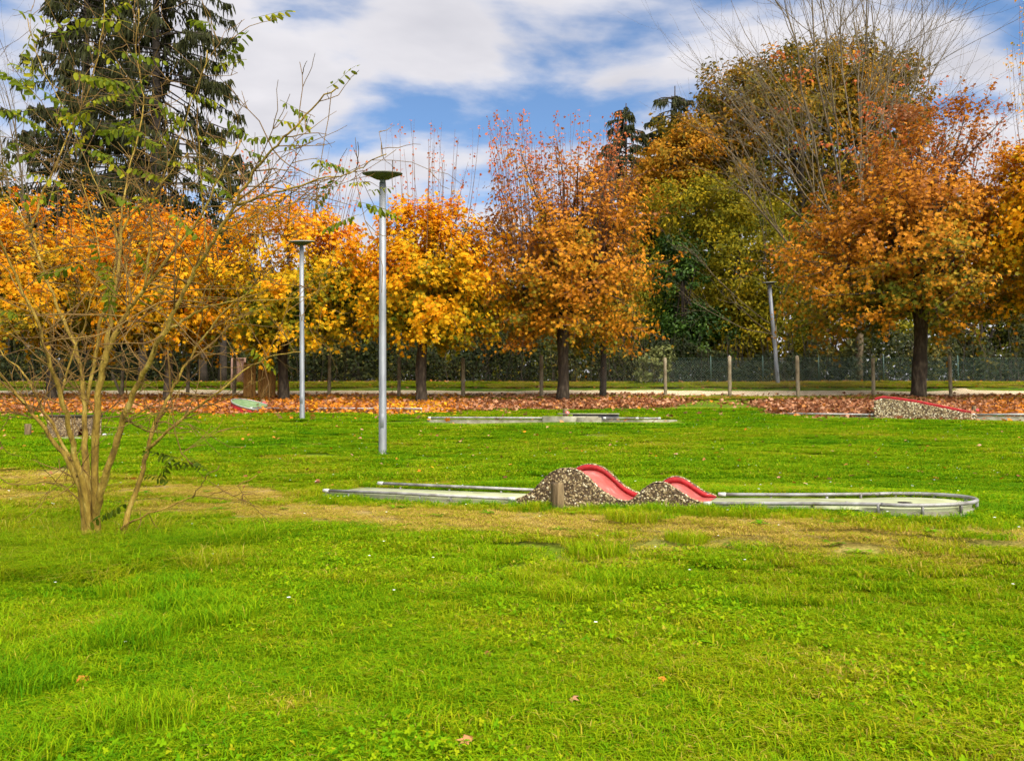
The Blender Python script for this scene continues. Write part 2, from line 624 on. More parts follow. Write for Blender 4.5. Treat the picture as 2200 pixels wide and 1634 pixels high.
# gravel path, 8 mm above the turf sheet
pxs = np.arange(-60, 60.01, 0.4)
pyl = 31.25 + 0.10 * vnoise(pxs, pxs * 0, 1.3, 3) + 0.05 * vnoise(pxs, pxs * 0, .5, 4)
pyh = 34.1 + 0.18 * vnoise(pxs, pxs * 0 + 9, 1.7, 3)
rows = []
for t in np.linspace(0, 1, 7):
    yy = pyl * (1 - t) + pyh * t
    rows.append(np.stack([pxs, yy, zg(pxs, yy) + 0.012 + 0.02 * math.sin(math.pi * t)], -1))
pv = np.concatenate(rows)
nn = len(pxs)
ii, jj = np.meshgrid(np.arange(6), np.arange(nn - 1), indexing='ij')
pq = np.stack([ii * nn + jj, ii * nn + jj + 1, (ii + 1) * nn + jj + 1, (ii + 1) * nn + jj], -1).reshape(-1, 4)
mk('gravel_path', pv, pq, M['gravel'], smooth=True, kind='structure')

# ================================================================== leaf shapes
def maple_tpl():
    an = np.radians([0, 26, 52, 80, 108, 150, 210, 252, 280, 308, 334])
    rr = np.array([1.0, 0.50, 0.88, 0.45, 0.58, 0.30, 0.30, 0.58, 0.45, 0.88, 0.50])
    v = np.stack([0.35 + rr * np.cos(an) * 0.65, rr * np.sin(an) * 0.65, -0.16 * rr ** 2 + 0.10 * np.abs(np.sin(an))], 1)
    v = np.vstack([[[0.35, 0, 0]], v])
    k = len(an)
    f = np.array([[0, 1 + i, 1 + (i + 1) % k] for i in range(k)])
    return v, f


def oval_tpl(w=0.5, fold=0.12, curl=0.15):
    x = np.array([0, 0.3, 0.7, 1.0])
    h = np.array([0, w / 2, w * 0.45, 0])
    v = [[0, 0, 0], [1, 0, -curl]]
    for i in (1, 2):
        v.append([x[i], 0, -curl * x[i] ** 2 - fold * 0.5])
        v.append([x[i], h[i], -curl * x[i] ** 2 + fold * 0.5])
        v.append([x[i], -h[i], -curl * x[i] ** 2 + fold * 0.5])
    f = [[0, 2, 3], [0, 4, 2], [2, 5, 6], [2, 6, 3], [2, 4, 7], [2, 7, 5], [5, 1, 6], [5, 7, 1]]
    return np.array(v), np.array(f)


def diamond_tpl(w=0.55, curl=0.12):
    v = np.array([[0, 0, 0], [0.5, w / 2, 0.05], [1, 0, -curl], [0.5, -w / 2, 0.05], [0.5, 0, -0.06]])
    f = np.array([[0, 4, 1], [4, 2, 1], [0, 3, 4], [4, 3, 2]])
    return v, f


MAPLE, OVAL, DIAM = maple_tpl(), oval_tpl(), diamond_tpl()


def leaves(Pt, out, size, tpl, rg, up=0.5, rnd=0.8, droop=0.45):
    """one leaf per point; returns verts, tris and the number of tris per leaf"""
    tv, tf = tpl
    N = len(Pt)
    nrm = unit(out * 0.7 + np.array([0, 0, up]) + rg.normal(0, rnd * 0.6, (N, 3)))
    t = out * 0.5 + np.array([0, 0, -droop]) + rg.normal(0, 0.55, (N, 3))
    t = unit(t - nrm * (t * nrm).sum(1, keepdims=True))
    bb = np.cross(nrm, t)
    s = size[:, None, None]
    bend = rg.uniform(0.3, 2.2, (N, 1, 1))
    V = Pt[:, None, :] + s * (tv[None, :, 0:1] * t[:, None] + tv[None, :, 1:2] * bb[:, None] + bend * tv[None, :, 2:3] * nrm[:, None])
    Fc = (np.arange(N)[:, None, None] * len(tv) + tf[None]).reshape(-1, 3)
    return V.reshape(-1, 3), Fc, len(tf)


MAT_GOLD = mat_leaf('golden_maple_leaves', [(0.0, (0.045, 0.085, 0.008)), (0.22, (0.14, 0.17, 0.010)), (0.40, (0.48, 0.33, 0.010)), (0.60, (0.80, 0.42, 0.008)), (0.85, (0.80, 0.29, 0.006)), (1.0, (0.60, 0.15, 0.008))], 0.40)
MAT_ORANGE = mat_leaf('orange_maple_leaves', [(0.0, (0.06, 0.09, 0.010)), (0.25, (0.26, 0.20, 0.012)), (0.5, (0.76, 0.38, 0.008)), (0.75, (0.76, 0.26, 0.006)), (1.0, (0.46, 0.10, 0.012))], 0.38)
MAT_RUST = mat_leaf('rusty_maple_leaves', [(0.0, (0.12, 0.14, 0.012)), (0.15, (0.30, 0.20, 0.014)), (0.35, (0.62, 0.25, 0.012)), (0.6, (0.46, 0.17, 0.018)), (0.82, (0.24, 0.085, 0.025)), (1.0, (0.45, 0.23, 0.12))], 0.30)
MAT_REDTIP = mat_leaf('red_tip_leaves', [(0.0, (0.50, 0.10, 0.03)), (1.0, (0.62, 0.20, 0.06))], 0.35)
MAT_OAK = mat_leaf('oak_leaves', [(0.0, (0.05, 0.055, 0.007)), (0.35, (0.19, 0.14, 0.010)), (0.65, (0.36, 0.185, 0.012)), (1.0, (0.54, 0.21, 0.010))], 0.28)
MAT_OLIVE = mat_leaf('olive_leaves', [(0.0, (0.035, 0.055, 0.005)), (0.45, (0.16, 0.155, 0.008)), (0.8, (0.36, 0.27, 0.010)), (1.0, (0.55, 0.38, 0.012))], 0.30)
MAT_LAUREL = mat_leaf('laurel_leaves', [(0.0, (0.010, 0.026, 0.003)), (0.6, (0.028, 0.070, 0.006)), (1.0, (0.085, 0.15, 0.012))], 0.15, rough=0.5, spec=0.18)
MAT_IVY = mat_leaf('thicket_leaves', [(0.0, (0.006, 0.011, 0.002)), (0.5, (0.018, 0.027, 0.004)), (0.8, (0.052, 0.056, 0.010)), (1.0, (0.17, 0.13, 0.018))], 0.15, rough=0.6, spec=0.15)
MAT_SPRUCE = mat_leaf('spruce_needles', [(0.0, (0.020, 0.024, 0.008)), (0.7, (0.046, 0.050, 0.013)), (1.0, (0.105, 0.095, 0.022))], 0.12, rough=0.6)
MAT_ROB = mat_leaf('shrub_leaves', [(0.0, (0.050, 0.085, 0.005)), (0.5, (0.13, 0.165, 0.008)), (0.8, (0.30, 0.29, 0.012)), (1.0, (0.50, 0.38, 0.02))], 0.45)
MAT_LITTER = mat_leaf('fallen_leaves', [(0.0, (0.12, 0.045, 0.02)), (0.22, (0.25, 0.085, 0.032)), (0.45, (0.49, 0.265, 0.15)), (0.6, (0.48, 0.18, 0.03)), (0.78, (0.54, 0.165, 0.010)), (1.0, (0.80, 0.46, 0.02))], 0.15, rough=0.7)
MAT_GRASS = mat_leaf('grass_blades', [(0.0, (0.055, 0.20, 0.003)), (0.3, (0.145, 0.31, 0.003)), (0.6, (0.285, 0.385, 0.004)), (0.8, (0.38, 0.35, 0.010)), (1.0, (0.54, 0.39, 0.09))], 0.40, instancer=True, rough=0.8, spec=0.04)

# ================================================================== maples
def maple(px, base_py, head_py, ells, mat, label, trunk_r, n_shoot=85, n_leaf=9000, leaf=0.18, tint0=0.5, green_low=0.25,
          tall=0, tall_py=(240, 330), tall_x=(-120, 120), seed=1, sparse_top=0.0, tip_mat=None, d=None, spread=0.2):
    rg = np.random.default_rng(seed)
    d = d or dist_of(base_py)
    base = G(px, d)
    root = thing('maple_tree', base, label, 'tree', 'maples along the lane edge')
    head = P(px + rg.uniform(-4, 4), head_py, d)
    # trunk with flare and knuckled head
    K = 12
    t = np.linspace(0, 1, K)
    pts = base[None] * (1 - t[:, None]) + head[None] * t[:, None]
    pts[:, 0] += 0.03 * np.sin(t * 5 + seed)
    pts[0, 2] -= 0.15
    rad = trunk_r * (0.80 + 0.30 * np.exp(-t * 9) + 0.12 * np.sin(t * 11 + seed) * 0.3)
    rad[-3:] *= [1.05, 1.2, 0.9]
    v, f = tubes(pts[None], rad[None], 14)
    ang = np.arctan2(v[:, 1] - base[1], v[:, 0] - base[0])
    bumpy = 1 + 0.06 * np.sin(ang * 5 + v[:, 2] * 2 + seed) + 0.04 * np.sin(ang * 9 - v[:, 2] * 5)
    v[:, :2] = base[:2] + (v[:, :2] - base[:2]) * bumpy[:, None]
    mk('trunk', v, f, M['bark'], root, smooth=True)
    E = []
    for (ex, ey, rx, ry) in ells:
        c = P(ex, ey, d)
        k = d / F * 1.13
        E.append((c, np.array([rx * k, rx * k * 0.92, ry * k])))
    # shoots
    S = []
    wts = np.array([e[1][0] * e[1][2] for e in E])
    wts = wts / wts.sum()
    for i in range(n_shoot):
        c, r = E[rg.choice(len(E), p=wts)]
        while True:
            dr = rg.normal(0, 1, 3)
            dr /= np.linalg.norm(dr)
            if dr[2] > -0.75:
                break
        lob = 0.96 + 0.14 * math.sin(dr[0] * 5 + seed) * math.cos(dr[2] * 4 + seed * 2)
        end = c + r * dr * lob * rg.uniform(0.70, 1.08)
        L = np.linalg.norm(end - head)
        h = head + rg.normal(0, trunk_r * 0.6, 3) * [1, 1, 0.5]
        mid = h * 0.5 + end * 0.5 + np.array([0, 0, 0.16 * L * rg.uniform(0.2, 1.0)]) + rg.normal(0, 0.05 * L, 3)
        S.append(resample([h, mid, end], 9))
    S = np.array(S)
    rr = np.linspace(0.050, 0.010, 9)[None] * rg.uniform(0.6, 1.25, (n_shoot, 1)) * (trunk_r / 0.25)
    v, f = tubes(S, rr, 5, caps=False)
    mk('limbs', v, f, M['bark'], root, smooth=True, kind='stuff')
    # side twigs
    per = 7
    idx = np.repeat(np.arange(n_shoot), per)
    tt = rg.uniform(0.35, 1.0, n_shoot * per)
    k0 = tt * 8
    ki = np.minimum(k0.astype(int), 7)
    fr = (k0 - ki)[:, None]
    st = S[idx, ki] * (1 - fr) + S[idx, ki + 1] * fr
    tan = unit(S[idx, ki + 1] - S[idx, ki])
    cen = sum(e[0] * w for e, w in zip(E, wts))
    outw = unit(st - cen)
    dirs = unit(tan * 0.6 + outw * 0.5 + rg.normal(0, 0.55, st.shape) + [0, 0, 0.15])
    ln = rg.uniform(0.35, 0.95, len(st))[:, None] * (E[0][1][0] / 2.6)
    q = np.linspace(0, 1, 4)[None, :, None]
    TW = st[:, None] + dirs[:, None] * ln[:, None] * q + np.array([0, 0, -0.10])[None, None] * q ** 2
    v, f = tubes(TW, np.linspace(0.011, 0.004, 4)[None].repeat(len(st), 0), 4, caps=False)
    mk('twigs', v, f, M['twig'], root, kind='stuff')
    # leaves: on twigs and shoot ends
    n1_ = int(n_leaf * 0.8)
    a = rg.integers(0, len(st), n1_)
    s = rg.uniform(0.15, 1.08, n1_)[:, None]
    pt = st[a] + dirs[a] * ln[a] * s + rg.normal(0, 0.09, (n1_, 3))
    sh = idx[a]
    n2_ = n_leaf - n1_
    a2 = rg.integers(0, n_shoot, n2_)
    s2 = rg.uniform(3.5, 8, n2_)
    k2 = np.minimum(s2.astype(int), 7)
    f2 = (s2 - k2)[:, None]
    pt2 = S[a2, k2] * (1 - f2) + S[a2, k2 + 1] * f2 + rg.normal(0, 0.16, (n2_, 3))
    ncl = 190
    ci = rg.choice(len(E), ncl, p=wts)
    dr = unit(rg.normal(0, 1, (ncl, 3)))
    dr[:, 2] = np.where(dr[:, 2] < -0.7, -dr[:, 2], dr[:, 2])
    cc = np.array([E[q_][0] for q_ in ci]) + np.array([E[q_][1] for q_ in ci]) * dr * rg.uniform(0.62, 0.98, (ncl, 1))
    n3_ = int(n_leaf * 0.55)
    a3 = rg.integers(0, ncl, n3_)
    pt3 = cc[a3] + rg.normal(0, 0.26, (n3_, 3)) * [1, 1, 0.8]
    pt = np.vstack([pt, pt2, pt3])
    sh = np.concatenate([sh, a2, a3 % n_shoot])
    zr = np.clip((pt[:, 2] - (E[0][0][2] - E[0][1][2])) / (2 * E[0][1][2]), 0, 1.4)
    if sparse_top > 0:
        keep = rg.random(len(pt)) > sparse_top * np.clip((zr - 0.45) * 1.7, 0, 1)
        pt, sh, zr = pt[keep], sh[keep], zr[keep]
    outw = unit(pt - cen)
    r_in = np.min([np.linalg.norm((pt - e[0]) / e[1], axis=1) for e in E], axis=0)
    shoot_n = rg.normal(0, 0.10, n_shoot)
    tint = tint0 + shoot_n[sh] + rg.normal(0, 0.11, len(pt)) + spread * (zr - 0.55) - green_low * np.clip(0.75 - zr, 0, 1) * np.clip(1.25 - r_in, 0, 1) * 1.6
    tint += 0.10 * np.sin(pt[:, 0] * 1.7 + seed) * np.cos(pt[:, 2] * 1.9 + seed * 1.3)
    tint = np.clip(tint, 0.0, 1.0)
    sz = leaf * rg.uniform(0.45, 1.3, len(pt))
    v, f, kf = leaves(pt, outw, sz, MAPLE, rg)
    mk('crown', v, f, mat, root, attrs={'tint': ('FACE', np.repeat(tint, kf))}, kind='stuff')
    # tall upright whips above the crown
    if tall:
        W_, LV, LO = [], [], []
        for i in range(tall):
            x_ = px + rg.uniform(*tall_x)
            ty = rg.uniform(*tall_py)
            dd = d + rg.uniform(-1.6, 1.6)
            top = P(x_, ty, dd)
            c0 = S[rg.integers(n_shoot), rg.integers(4, 8)]
            b0 = P(px + (x_ - px) * 0.7, E[0][0][2] * 0 + ells[0][1] - ells[0][3] * 0.3, dd)
            mid = b0 * 0.45 + top * 0.55 + rg.normal(0, 0.13, 3)
            W_.append(resample([b0, mid, top], 7))
            nl_ = rg.integers(4, 13) * (3 if px > 2200 else 2 if px > 1100 else 1)
            for j in range(nl_):
                q_ = 1 - rg.random() ** 1.5 * 0.6
                LV.append(b0 * (1 - q_) + top * q_ + rg.normal(0, 0.07, 3))
                LO.append(rg.normal(0, 1, 3))
        W_ = np.array(W_)
        v, f = tubes(W_, np.linspace(0.014, 0.004, 7)[None] * rg.uniform(0.6, 1.2, (tall, 1)), 4, caps=False)
        mk('whips', v, f, M['twig'], root, kind='stuff')
        LV, LO = np.array(LV), unit(np.array(LO))
        v, f, kf = leaves(LV, LO, 0.12 * rg.uniform(0.6, 1.2, len(LV)), MAPLE, rg)
        mk('whip_leaves', v, f, tip_mat or mat, root, attrs={'tint': ('FACE', np.repeat(np.clip(rg.normal(0.62, 0.18, len(LV)), 0, 1), kf))}, kind='stuff')
    return root


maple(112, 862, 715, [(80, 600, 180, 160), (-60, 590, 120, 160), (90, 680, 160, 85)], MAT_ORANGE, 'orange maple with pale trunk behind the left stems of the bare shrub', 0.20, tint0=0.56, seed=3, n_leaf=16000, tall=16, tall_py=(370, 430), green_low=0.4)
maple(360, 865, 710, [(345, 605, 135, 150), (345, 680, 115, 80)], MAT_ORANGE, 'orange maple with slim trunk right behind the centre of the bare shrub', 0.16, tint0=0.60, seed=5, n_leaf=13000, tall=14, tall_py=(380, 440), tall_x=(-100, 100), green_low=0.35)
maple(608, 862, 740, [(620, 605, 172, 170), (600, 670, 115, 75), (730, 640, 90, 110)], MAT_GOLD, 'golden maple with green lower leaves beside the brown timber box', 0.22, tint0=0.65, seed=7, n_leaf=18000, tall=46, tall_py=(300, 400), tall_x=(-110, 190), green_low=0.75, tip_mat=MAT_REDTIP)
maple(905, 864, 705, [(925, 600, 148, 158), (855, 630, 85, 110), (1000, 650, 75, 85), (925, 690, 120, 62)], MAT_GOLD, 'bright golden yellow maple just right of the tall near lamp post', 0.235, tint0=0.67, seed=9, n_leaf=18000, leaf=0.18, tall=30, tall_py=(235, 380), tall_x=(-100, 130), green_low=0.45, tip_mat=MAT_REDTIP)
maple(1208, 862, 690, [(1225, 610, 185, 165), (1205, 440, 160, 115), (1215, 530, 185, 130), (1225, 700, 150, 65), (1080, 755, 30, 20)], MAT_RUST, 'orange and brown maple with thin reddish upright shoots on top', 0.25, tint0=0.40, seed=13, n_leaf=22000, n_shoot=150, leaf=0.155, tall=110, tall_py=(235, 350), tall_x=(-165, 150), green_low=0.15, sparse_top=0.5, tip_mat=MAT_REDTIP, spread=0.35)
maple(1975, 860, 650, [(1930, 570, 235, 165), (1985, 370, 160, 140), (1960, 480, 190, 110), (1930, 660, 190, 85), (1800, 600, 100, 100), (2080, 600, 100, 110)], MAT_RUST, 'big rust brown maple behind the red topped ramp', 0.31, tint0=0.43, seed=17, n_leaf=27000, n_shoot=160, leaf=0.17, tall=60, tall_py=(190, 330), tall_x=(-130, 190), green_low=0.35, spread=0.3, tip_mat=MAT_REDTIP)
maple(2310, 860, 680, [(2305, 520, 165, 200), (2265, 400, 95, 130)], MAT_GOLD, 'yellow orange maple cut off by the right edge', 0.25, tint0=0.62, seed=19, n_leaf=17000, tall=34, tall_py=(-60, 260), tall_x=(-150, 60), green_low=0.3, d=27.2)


# ================================================================== woods behind
def cluster_tree(name, px, d, ells, mat, label, n_clump, per, leaf, clump_r, tint0=0.5, tvar=0.18, seed=1, trunk_r=0.3, bark='darkbark', tpl=DIAM, shell=0.55, nlimb=14, group='trees beyond the fence', base_py=None, drop=0.4):
    rg = np.random.default_rng(seed)
    base = G(px, d)
    root = thing(name, base, label, 'tree', group)
    k = d / F
    E = [(P(ex, ey, d + dz), np.array([rx * k, rx * k * 0.8, ry * k])) for (ex, ey, rx, ry, dz) in ells]
    w = np.array([e[1][0] * e[1][2] for e in E])
    w = w / w.sum()
    ch = rg.choice(len(E), n_clump, p=w)
    dr = unit(rg.normal(0, 1, (n_clump, 3)))
    rad = rg.uniform(shell, 1.0, n_clump) ** 0.6
    lob = 0.88 + 0.16 * np.sin(dr[:, 0] * 6 + seed) * np.cos(dr[:, 2] * 5 + seed * 1.7)
    C = np.array([E[c][0] for c in ch]) + np.array([E[c][1] for c in ch]) * dr * (rad * lob)[:, None]
    gz_ = zg(C[:, 0], C[:, 1])
    C[:, 2] = np.maximum(C[:, 2], gz_ + 0.3)
    cr = clump_r * rg.uniform(0.6, 1.3, n_clump)
    a = np.repeat(np.arange(n_clump), per)
    off = rg.normal(0, 1, (len(a), 3))
    off = unit(off) * (rg.random((len(a), 1)) ** 0.5)
    pt = C[a] + off * cr[a][:, None] * [1, 1, 0.75]
    o_ = unit(off * 0.8 + dr[a])
    tint = tint0 + rg.normal(0, tvar, n_clump)[a] + rg.normal(0, 0.12, len(a))
    v, f, kf = leaves(pt, o_, leaf * rg.uniform(0.6, 1.3, len(a)), tpl, rg, droop=drop)
    mk('crown', v, f, mat, root, attrs={'tint': ('FACE', np.repeat(np.clip(tint, 0, 1), kf))}, kind='stuff')
    top = E[0][0] + [0, 0, E[0][1][2] * 0.4]
    b0 = base - [0, 0, 0.2]
    tp = resample([b0, b0 * 0.5 + top * 0.5 + rg.normal(0, 0.15, 3), top], 9)
    v, f = tubes(tp[None], np.linspace(trunk_r, trunk_r * 0.25, 9)[None], 9)
    mk('trunk', v, f, M[bark], root, smooth=True)
    L = []
    for i in rg.choice(n_clump, min(nlimb, n_clump), replace=False):
        s = tp[rg.integers(3, 8)]
        L.append(resample([s, s * 0.5 + C[i] * 0.5 + [0, 0, -0.1], C[i]], 6))
    v, f = tubes(np.array(L), np.linspace(trunk_r * 0.35, 0.02, 6)[None].repeat(len(L), 0), 5, caps=False)
    mk('limbs', v, f, M[bark], root, kind='stuff')
    return root


def spruce(px, d, top_py, base_half_px, label, seed, dens=1.0, pw=0.75):
    rg = np.random.default_rng(seed)
    base = G(px, d)
    root = thing('spruce_tree', base, label, 'tree', 'conifers beyond the fence')
    top = P(px, top_py, d)
    H = top[2] - base[2]
    t = np.linspace(0, 1, 12)[:, None]
    tp = base * (1 - t) + top * t
    tp[0, 2] -= 0.2
    v, f = tubes(tp[None], np.linspace(0.42, 0.04, 12)[None], 10)
    mk('trunk', v, f, M['darkbark'], root, smooth=True)
    half = base_half_px * d / F
    BR, ST, SO = [], [], []
    hz = 3.0
    while hz < H - 0.5:
        fr = hz / H
        for j in range(rg.integers(5, 8)):
            an = rg.uniform(0, 2 * np.pi)
            L = half * (1 - fr) ** pw * rg.uniform(0.6, 1.1) * (0.55 + 0.45 * min(1, hz / 6))
            if L < 0.4:
                continue
            dv = np.array([math.cos(an), math.sin(an), 0])
            s = base + [0, 0, hz + rg.uniform(-0.2, 0.2)]
            pts = [s, s + dv * L * 0.5 + [0, 0, 0.02 * L - 0.10 * L * (1 - fr)], s + dv * L * 0.85 + [0, 0, -0.20 * L * (1 - fr * 0.5)], s + dv * L + [0, 0, -0.12 * L]]
            b_ = resample(pts, 8)
            BR.append(b_)
            m_ = int(L * 20 * dens)
            u = rg.uniform(0.22, 1.0, m_)
            kk = u * 7
            ki = np.minimum(kk.astype(int), 6)
            ff = (kk - ki)[:, None]
            side = np.array([-dv[1], dv[0], 0])
            w_ = (rg.uniform(-1, 1, m_) * 0.30 * L * 0.45 * (1.15 - u))[:, None]
            ST.append(b_[ki] * (1 - ff) + b_[ki + 1] * ff + side * w_ + [0, 0, -0.03])
            SO.append(np.repeat((dv * 0.35 + side * 0)[None], m_, 0))
        hz += rg.uniform(0.42, 0.68)
    v, f = tubes(np.array(BR), np.linspace(0.055, 0.012, 8)[None].repeat(len(BR), 0), 4, caps=False)
    mk('limbs', v, f, M['darkbark'], root, kind='stuff')
    ST, SO = np.vstack(ST), np.vstack(SO)
    N = len(ST)
    ln = rg.uniform(0.2, 0.8, N) * rg.uniform(0.6, 1.3, N)
    dn = unit(np.array([0, 0, -1.0]) + SO * rg.uniform(0, 1, (N, 1)) + rg.normal(0, 0.18, (N, 3)))
    # two crossed ragged sprays per hanging branchlet
    V, Fq, T = [], [], []
    nb = 0
    for c in range(2):
        sd = rg.normal(0, 1, (N, 3))
        sd = unit(sd - dn * (sd * dn).sum(1, keepdims=True))
        w_ = rg.uniform(0.025, 0.06, N)
        q = [0, 0.3, 0.65, 1.0]
        ww = [0.5, 1.0, 0.8, 0.15]
        L_, R_ = [], []
        for qq, wq in zip(q, ww):
            p_ = ST + dn * (ln * qq)[:, None]
            L_.append(p_ + sd * (w_ * wq * rg.uniform(0.7, 1.3, N))[:, None])
            R_.append(p_ - sd * (w_ * wq * rg.uniform(0.7, 1.3, N))[:, None])
        A = np.stack(L_ + R_, 1)
        V.append(A.reshape(-1, 3))
        fq = np.array([[0, 1, 5, 4], [1, 2, 6, 5], [2, 3, 7, 6]])
        Fq.append((nb + np.arange(N)[:, None, None] * 8 + fq[None]).reshape(-1, 4))
        nb += N * 8
        T.append(np.repeat(np.clip(rg.normal(0.4, 0.25, N), 0, 1), 3))
    mk('crown', np.vstack(V), np.vstack(Fq), MAT_SPRUCE, root, attrs={'tint': ('FACE', np.concatenate(T))}, kind='stuff')


spruce(335, 43, -420, 330, 'tall dark spruce with drooping branches, trunk visible in the sky gap', 21, 0.95)
spruce(185, 47, -330, 260, 'dark spruce standing left of and behind the tallest spruce', 22, 0.9)
spruce(1345, 62, 222, 200, 'small dark conifer peeking over the rusty maple', 23, 1.7, 0.6)
spruce(1450, 63, 185, 240, 'dark conifer tip just left of the brown oak', 24, 1.7, 0.6)

cluster_tree('oak_tree', 1740, 53, [(1720, 340, 270, 220, 0), (1800, 185, 150, 120, 1), (1600, 240, 120, 120, -1), (1900, 230, 110, 150, 0), (1490, 330, 100, 100, 0), (1700, 170, 100, 80, 0)], MAT_OAK,
             'large brown and olive oak behind the bare tree', 1150, 50, 0.31, 1.0, 0.43, 0.2, 31, 0.55, nlimb=26, shell=0.5)
cluster_tree('hazel_tree', 1600, 42.5, [(1590, 570, 150, 200, 0), (1490, 450, 120, 90, 0), (1660, 680, 120, 140, 0), (1560, 700, 130, 120, 0)], MAT_OLIVE,
             'olive yellow leafy tree behind the third lamp post', 720, 46, 0.21, 0.7, 0.58, 0.16, 32, 0.16)
cluster_tree('laurel_tree', 1472, 40, [(1465, 640, 62, 175, 0), (1510, 730, 70, 90, 0)], MAT_LAUREL,
             'glossy dark green laurel right of the rusty maple', 170, 46, 0.20, 0.5, 0.5, 0.2, 33, 0.12, tpl=OVAL)
cluster_tree('yellowing_tree', 1440, 50, [(1440, 350, 80, 70, 0), (1500, 300, 60, 60, 0), (1400, 420, 80, 70, 0)], MAT_OAK,
             'ochre leaved tree below the dark conifer tips', 190, 44, 0.28, 0.8, 0.72, 0.12, 34, 0.2)
cluster_tree('understorey_tree', 760, 40, [(760, 720, 110, 90, 0), (690, 660, 90, 110, 0)], MAT_IVY, 'dark leafy tree in the gap between the two golden maples', 150, 44, 0.20, 0.6, 0.5, 0.2, 35, 0.14)
cluster_tree('understorey_tree', 1050, 41, [(1060, 690, 130, 120, 0), (1000, 560, 60, 90, 0)], MAT_IVY, 'dark leafy tree between the golden maple and the rusty maple', 150, 44, 0.20, 0.6, 0.55, 0.2, 36, 0.14)
cluster_tree('understorey_tree', 1330, 41, [(1340, 680, 100, 130, 0), (1390, 560, 60, 80, 0)], MAT_OLIVE, 'olive leafy tree behind the right half of the rusty maple', 130, 44, 0.20, 0.6, 0.4, 0.2, 37, 0.14)
cluster_tree('understorey_tree', 1790, 41, [(1790, 700, 120, 120, 0), (1870, 640, 100, 140, 0)], MAT_OLIVE, 'olive leafy tree behind the left side of the big rust brown maple', 150, 44, 0.20, 0.6, 0.35, 0.2, 38, 0.14)
cluster_tree('understorey_tree', 2110, 41, [(2110, 680, 130, 110, 0), (2240, 640, 100, 140, 0)], MAT_IVY, 'grey green leafy tree at the right edge behind the maples', 160, 44, 0.20, 0.6, 0.6, 0.2, 39, 0.14)
cluster_tree('understorey_tree', 470, 44, [(470, 640, 130, 150, 0), (430, 500, 110, 90, 0)], MAT_IVY, 'shadowy leafy tree under the spruce beside the golden maple', 170, 44, 0.22, 0.7, 0.45, 0.2, 40, 0.2)
cluster_tree('understorey_tree', 60, 44, [(40, 620, 170, 140, 0), (-60, 430, 120, 160, 0)], MAT_OLIVE, 'olive leafy tree at the left edge behind the orange maples', 210, 44, 0.22, 0.7, 0.35, 0.2, 41, 0.2)
cluster_tree('understorey_tree', 240, 43, [(240, 620, 130, 150, 0)], MAT_IVY, 'dark leafy tree between the two orange maples on the left', 130, 44, 0.22, 0.7, 0.4, 0.2, 42, 0.2)


def grow(base, d0, L0, r0, rg, depth, kids, spread, up, out, K=7, lvl=0):
    dirv = np.array(d0, float)
    pts = [np.array(base, float)]
    st = L0 / (K - 1)
    for i in range(K - 1):
        dirv = dirv + rg.normal(0, 0.10, 3) + np.array([0, 0, up * 0.12])
        dirv /= np.linalg.norm(dirv)
        pts.append(pts[-1] + dirv * st)
    r1_ = r0 * (0.32 if lvl else 0.55)
    out.append((np.array(pts), np.linspace(r0, max(r1_, 0.004), K), lvl))
    if depth == 0:
        return
    for j in range(kids[lvl]):
        t = rg.uniform(0.25, 1.0) if lvl else rg.uniform(0.45, 1.0)
        k = t * (K - 1)
        i = min(int(k), K - 2)
        s = pts[i] * (1 - (k - i)) + pts[i + 1] * (k - i)
        tg = unit(pts[i + 1] - pts[i])
        nd = unit(tg + rg.normal(0, spread[lvl], 3))
        grow(s, nd, L0 * rg.uniform(0.42, 0.72) * (1.1 - 0.4 * t), (r0 * (1 - t) + r1_ * t) * rg.uniform(0.45, 0.7), rg, depth - 1, kids, spread, up, out, K, lvl + 1)


def bare_tree(name, px, d, targets, fork_py, label, seed, trunk_r, kids=(10, 5), bark='palebark'):
    """leafless tree: limbs aimed from the fork, each with branching twigs"""
    rg = np.random.default_rng(seed)
    base = G(px, d)
    root = thing(name, base, label, 'tree', 'leafless trees')
    fork = P(px, fork_py, d)
    out = []
    tp = resample([base - [0, 0, 0.2], base * 0.5 + fork * 0.5 + [0.05, 0, 0], fork], 7)
    v, f = tubes(tp[None], np.linspace(trunk_r, trunk_r * 0.8, 7)[None], 10)
    mk('trunk', v, f, M[bark], root, smooth=True)
    for (tx, ty) in targets:
        e = P(tx, ty, d + rg.uniform(-3, 3))
        s = tp[rg.integers(4, 7)]
        L = np.linalg.norm(e - s)
        grow(s, unit(e - s) * 1.0, L, trunk_r * rg.uniform(0.20, 0.34), rg, 2, kids, (0.42, 0.55, 0.6), 0.5, out, 8)
    for lv in (0, 1, 2):
        sel = [(p, r) for p, r, q in out if q == lv]
        v, f = tubes(np.array([p for p, r in sel]), np.array([r for p, r in sel]), 5 if lv < 2 else 3, caps=False)
        mk(('limbs', 'branches', 'twigs')[lv], v, f, M[bark] if lv < 2 else M['palebark'], root, kind='stuff')
    return root, out


bt, bt_out = bare_tree('bare_tree', 1845, 38, [(1555, 130), (1620, 60), (1690, 20), (1740, -30), (1790, -10), (1840, -60), (1880, -30), (1920, 20), (1970, -10), (1990, 60), (2040, 150), (2090, 180), (2110, 330), (1560, 300), (1510, 360), (1530, 470), (2060, 260), (1600, 210), (1700, 140), (1860, 120)], 560,
                       'tall bare tree with fanned pale branches above the rust brown maple', 51, 0.20)
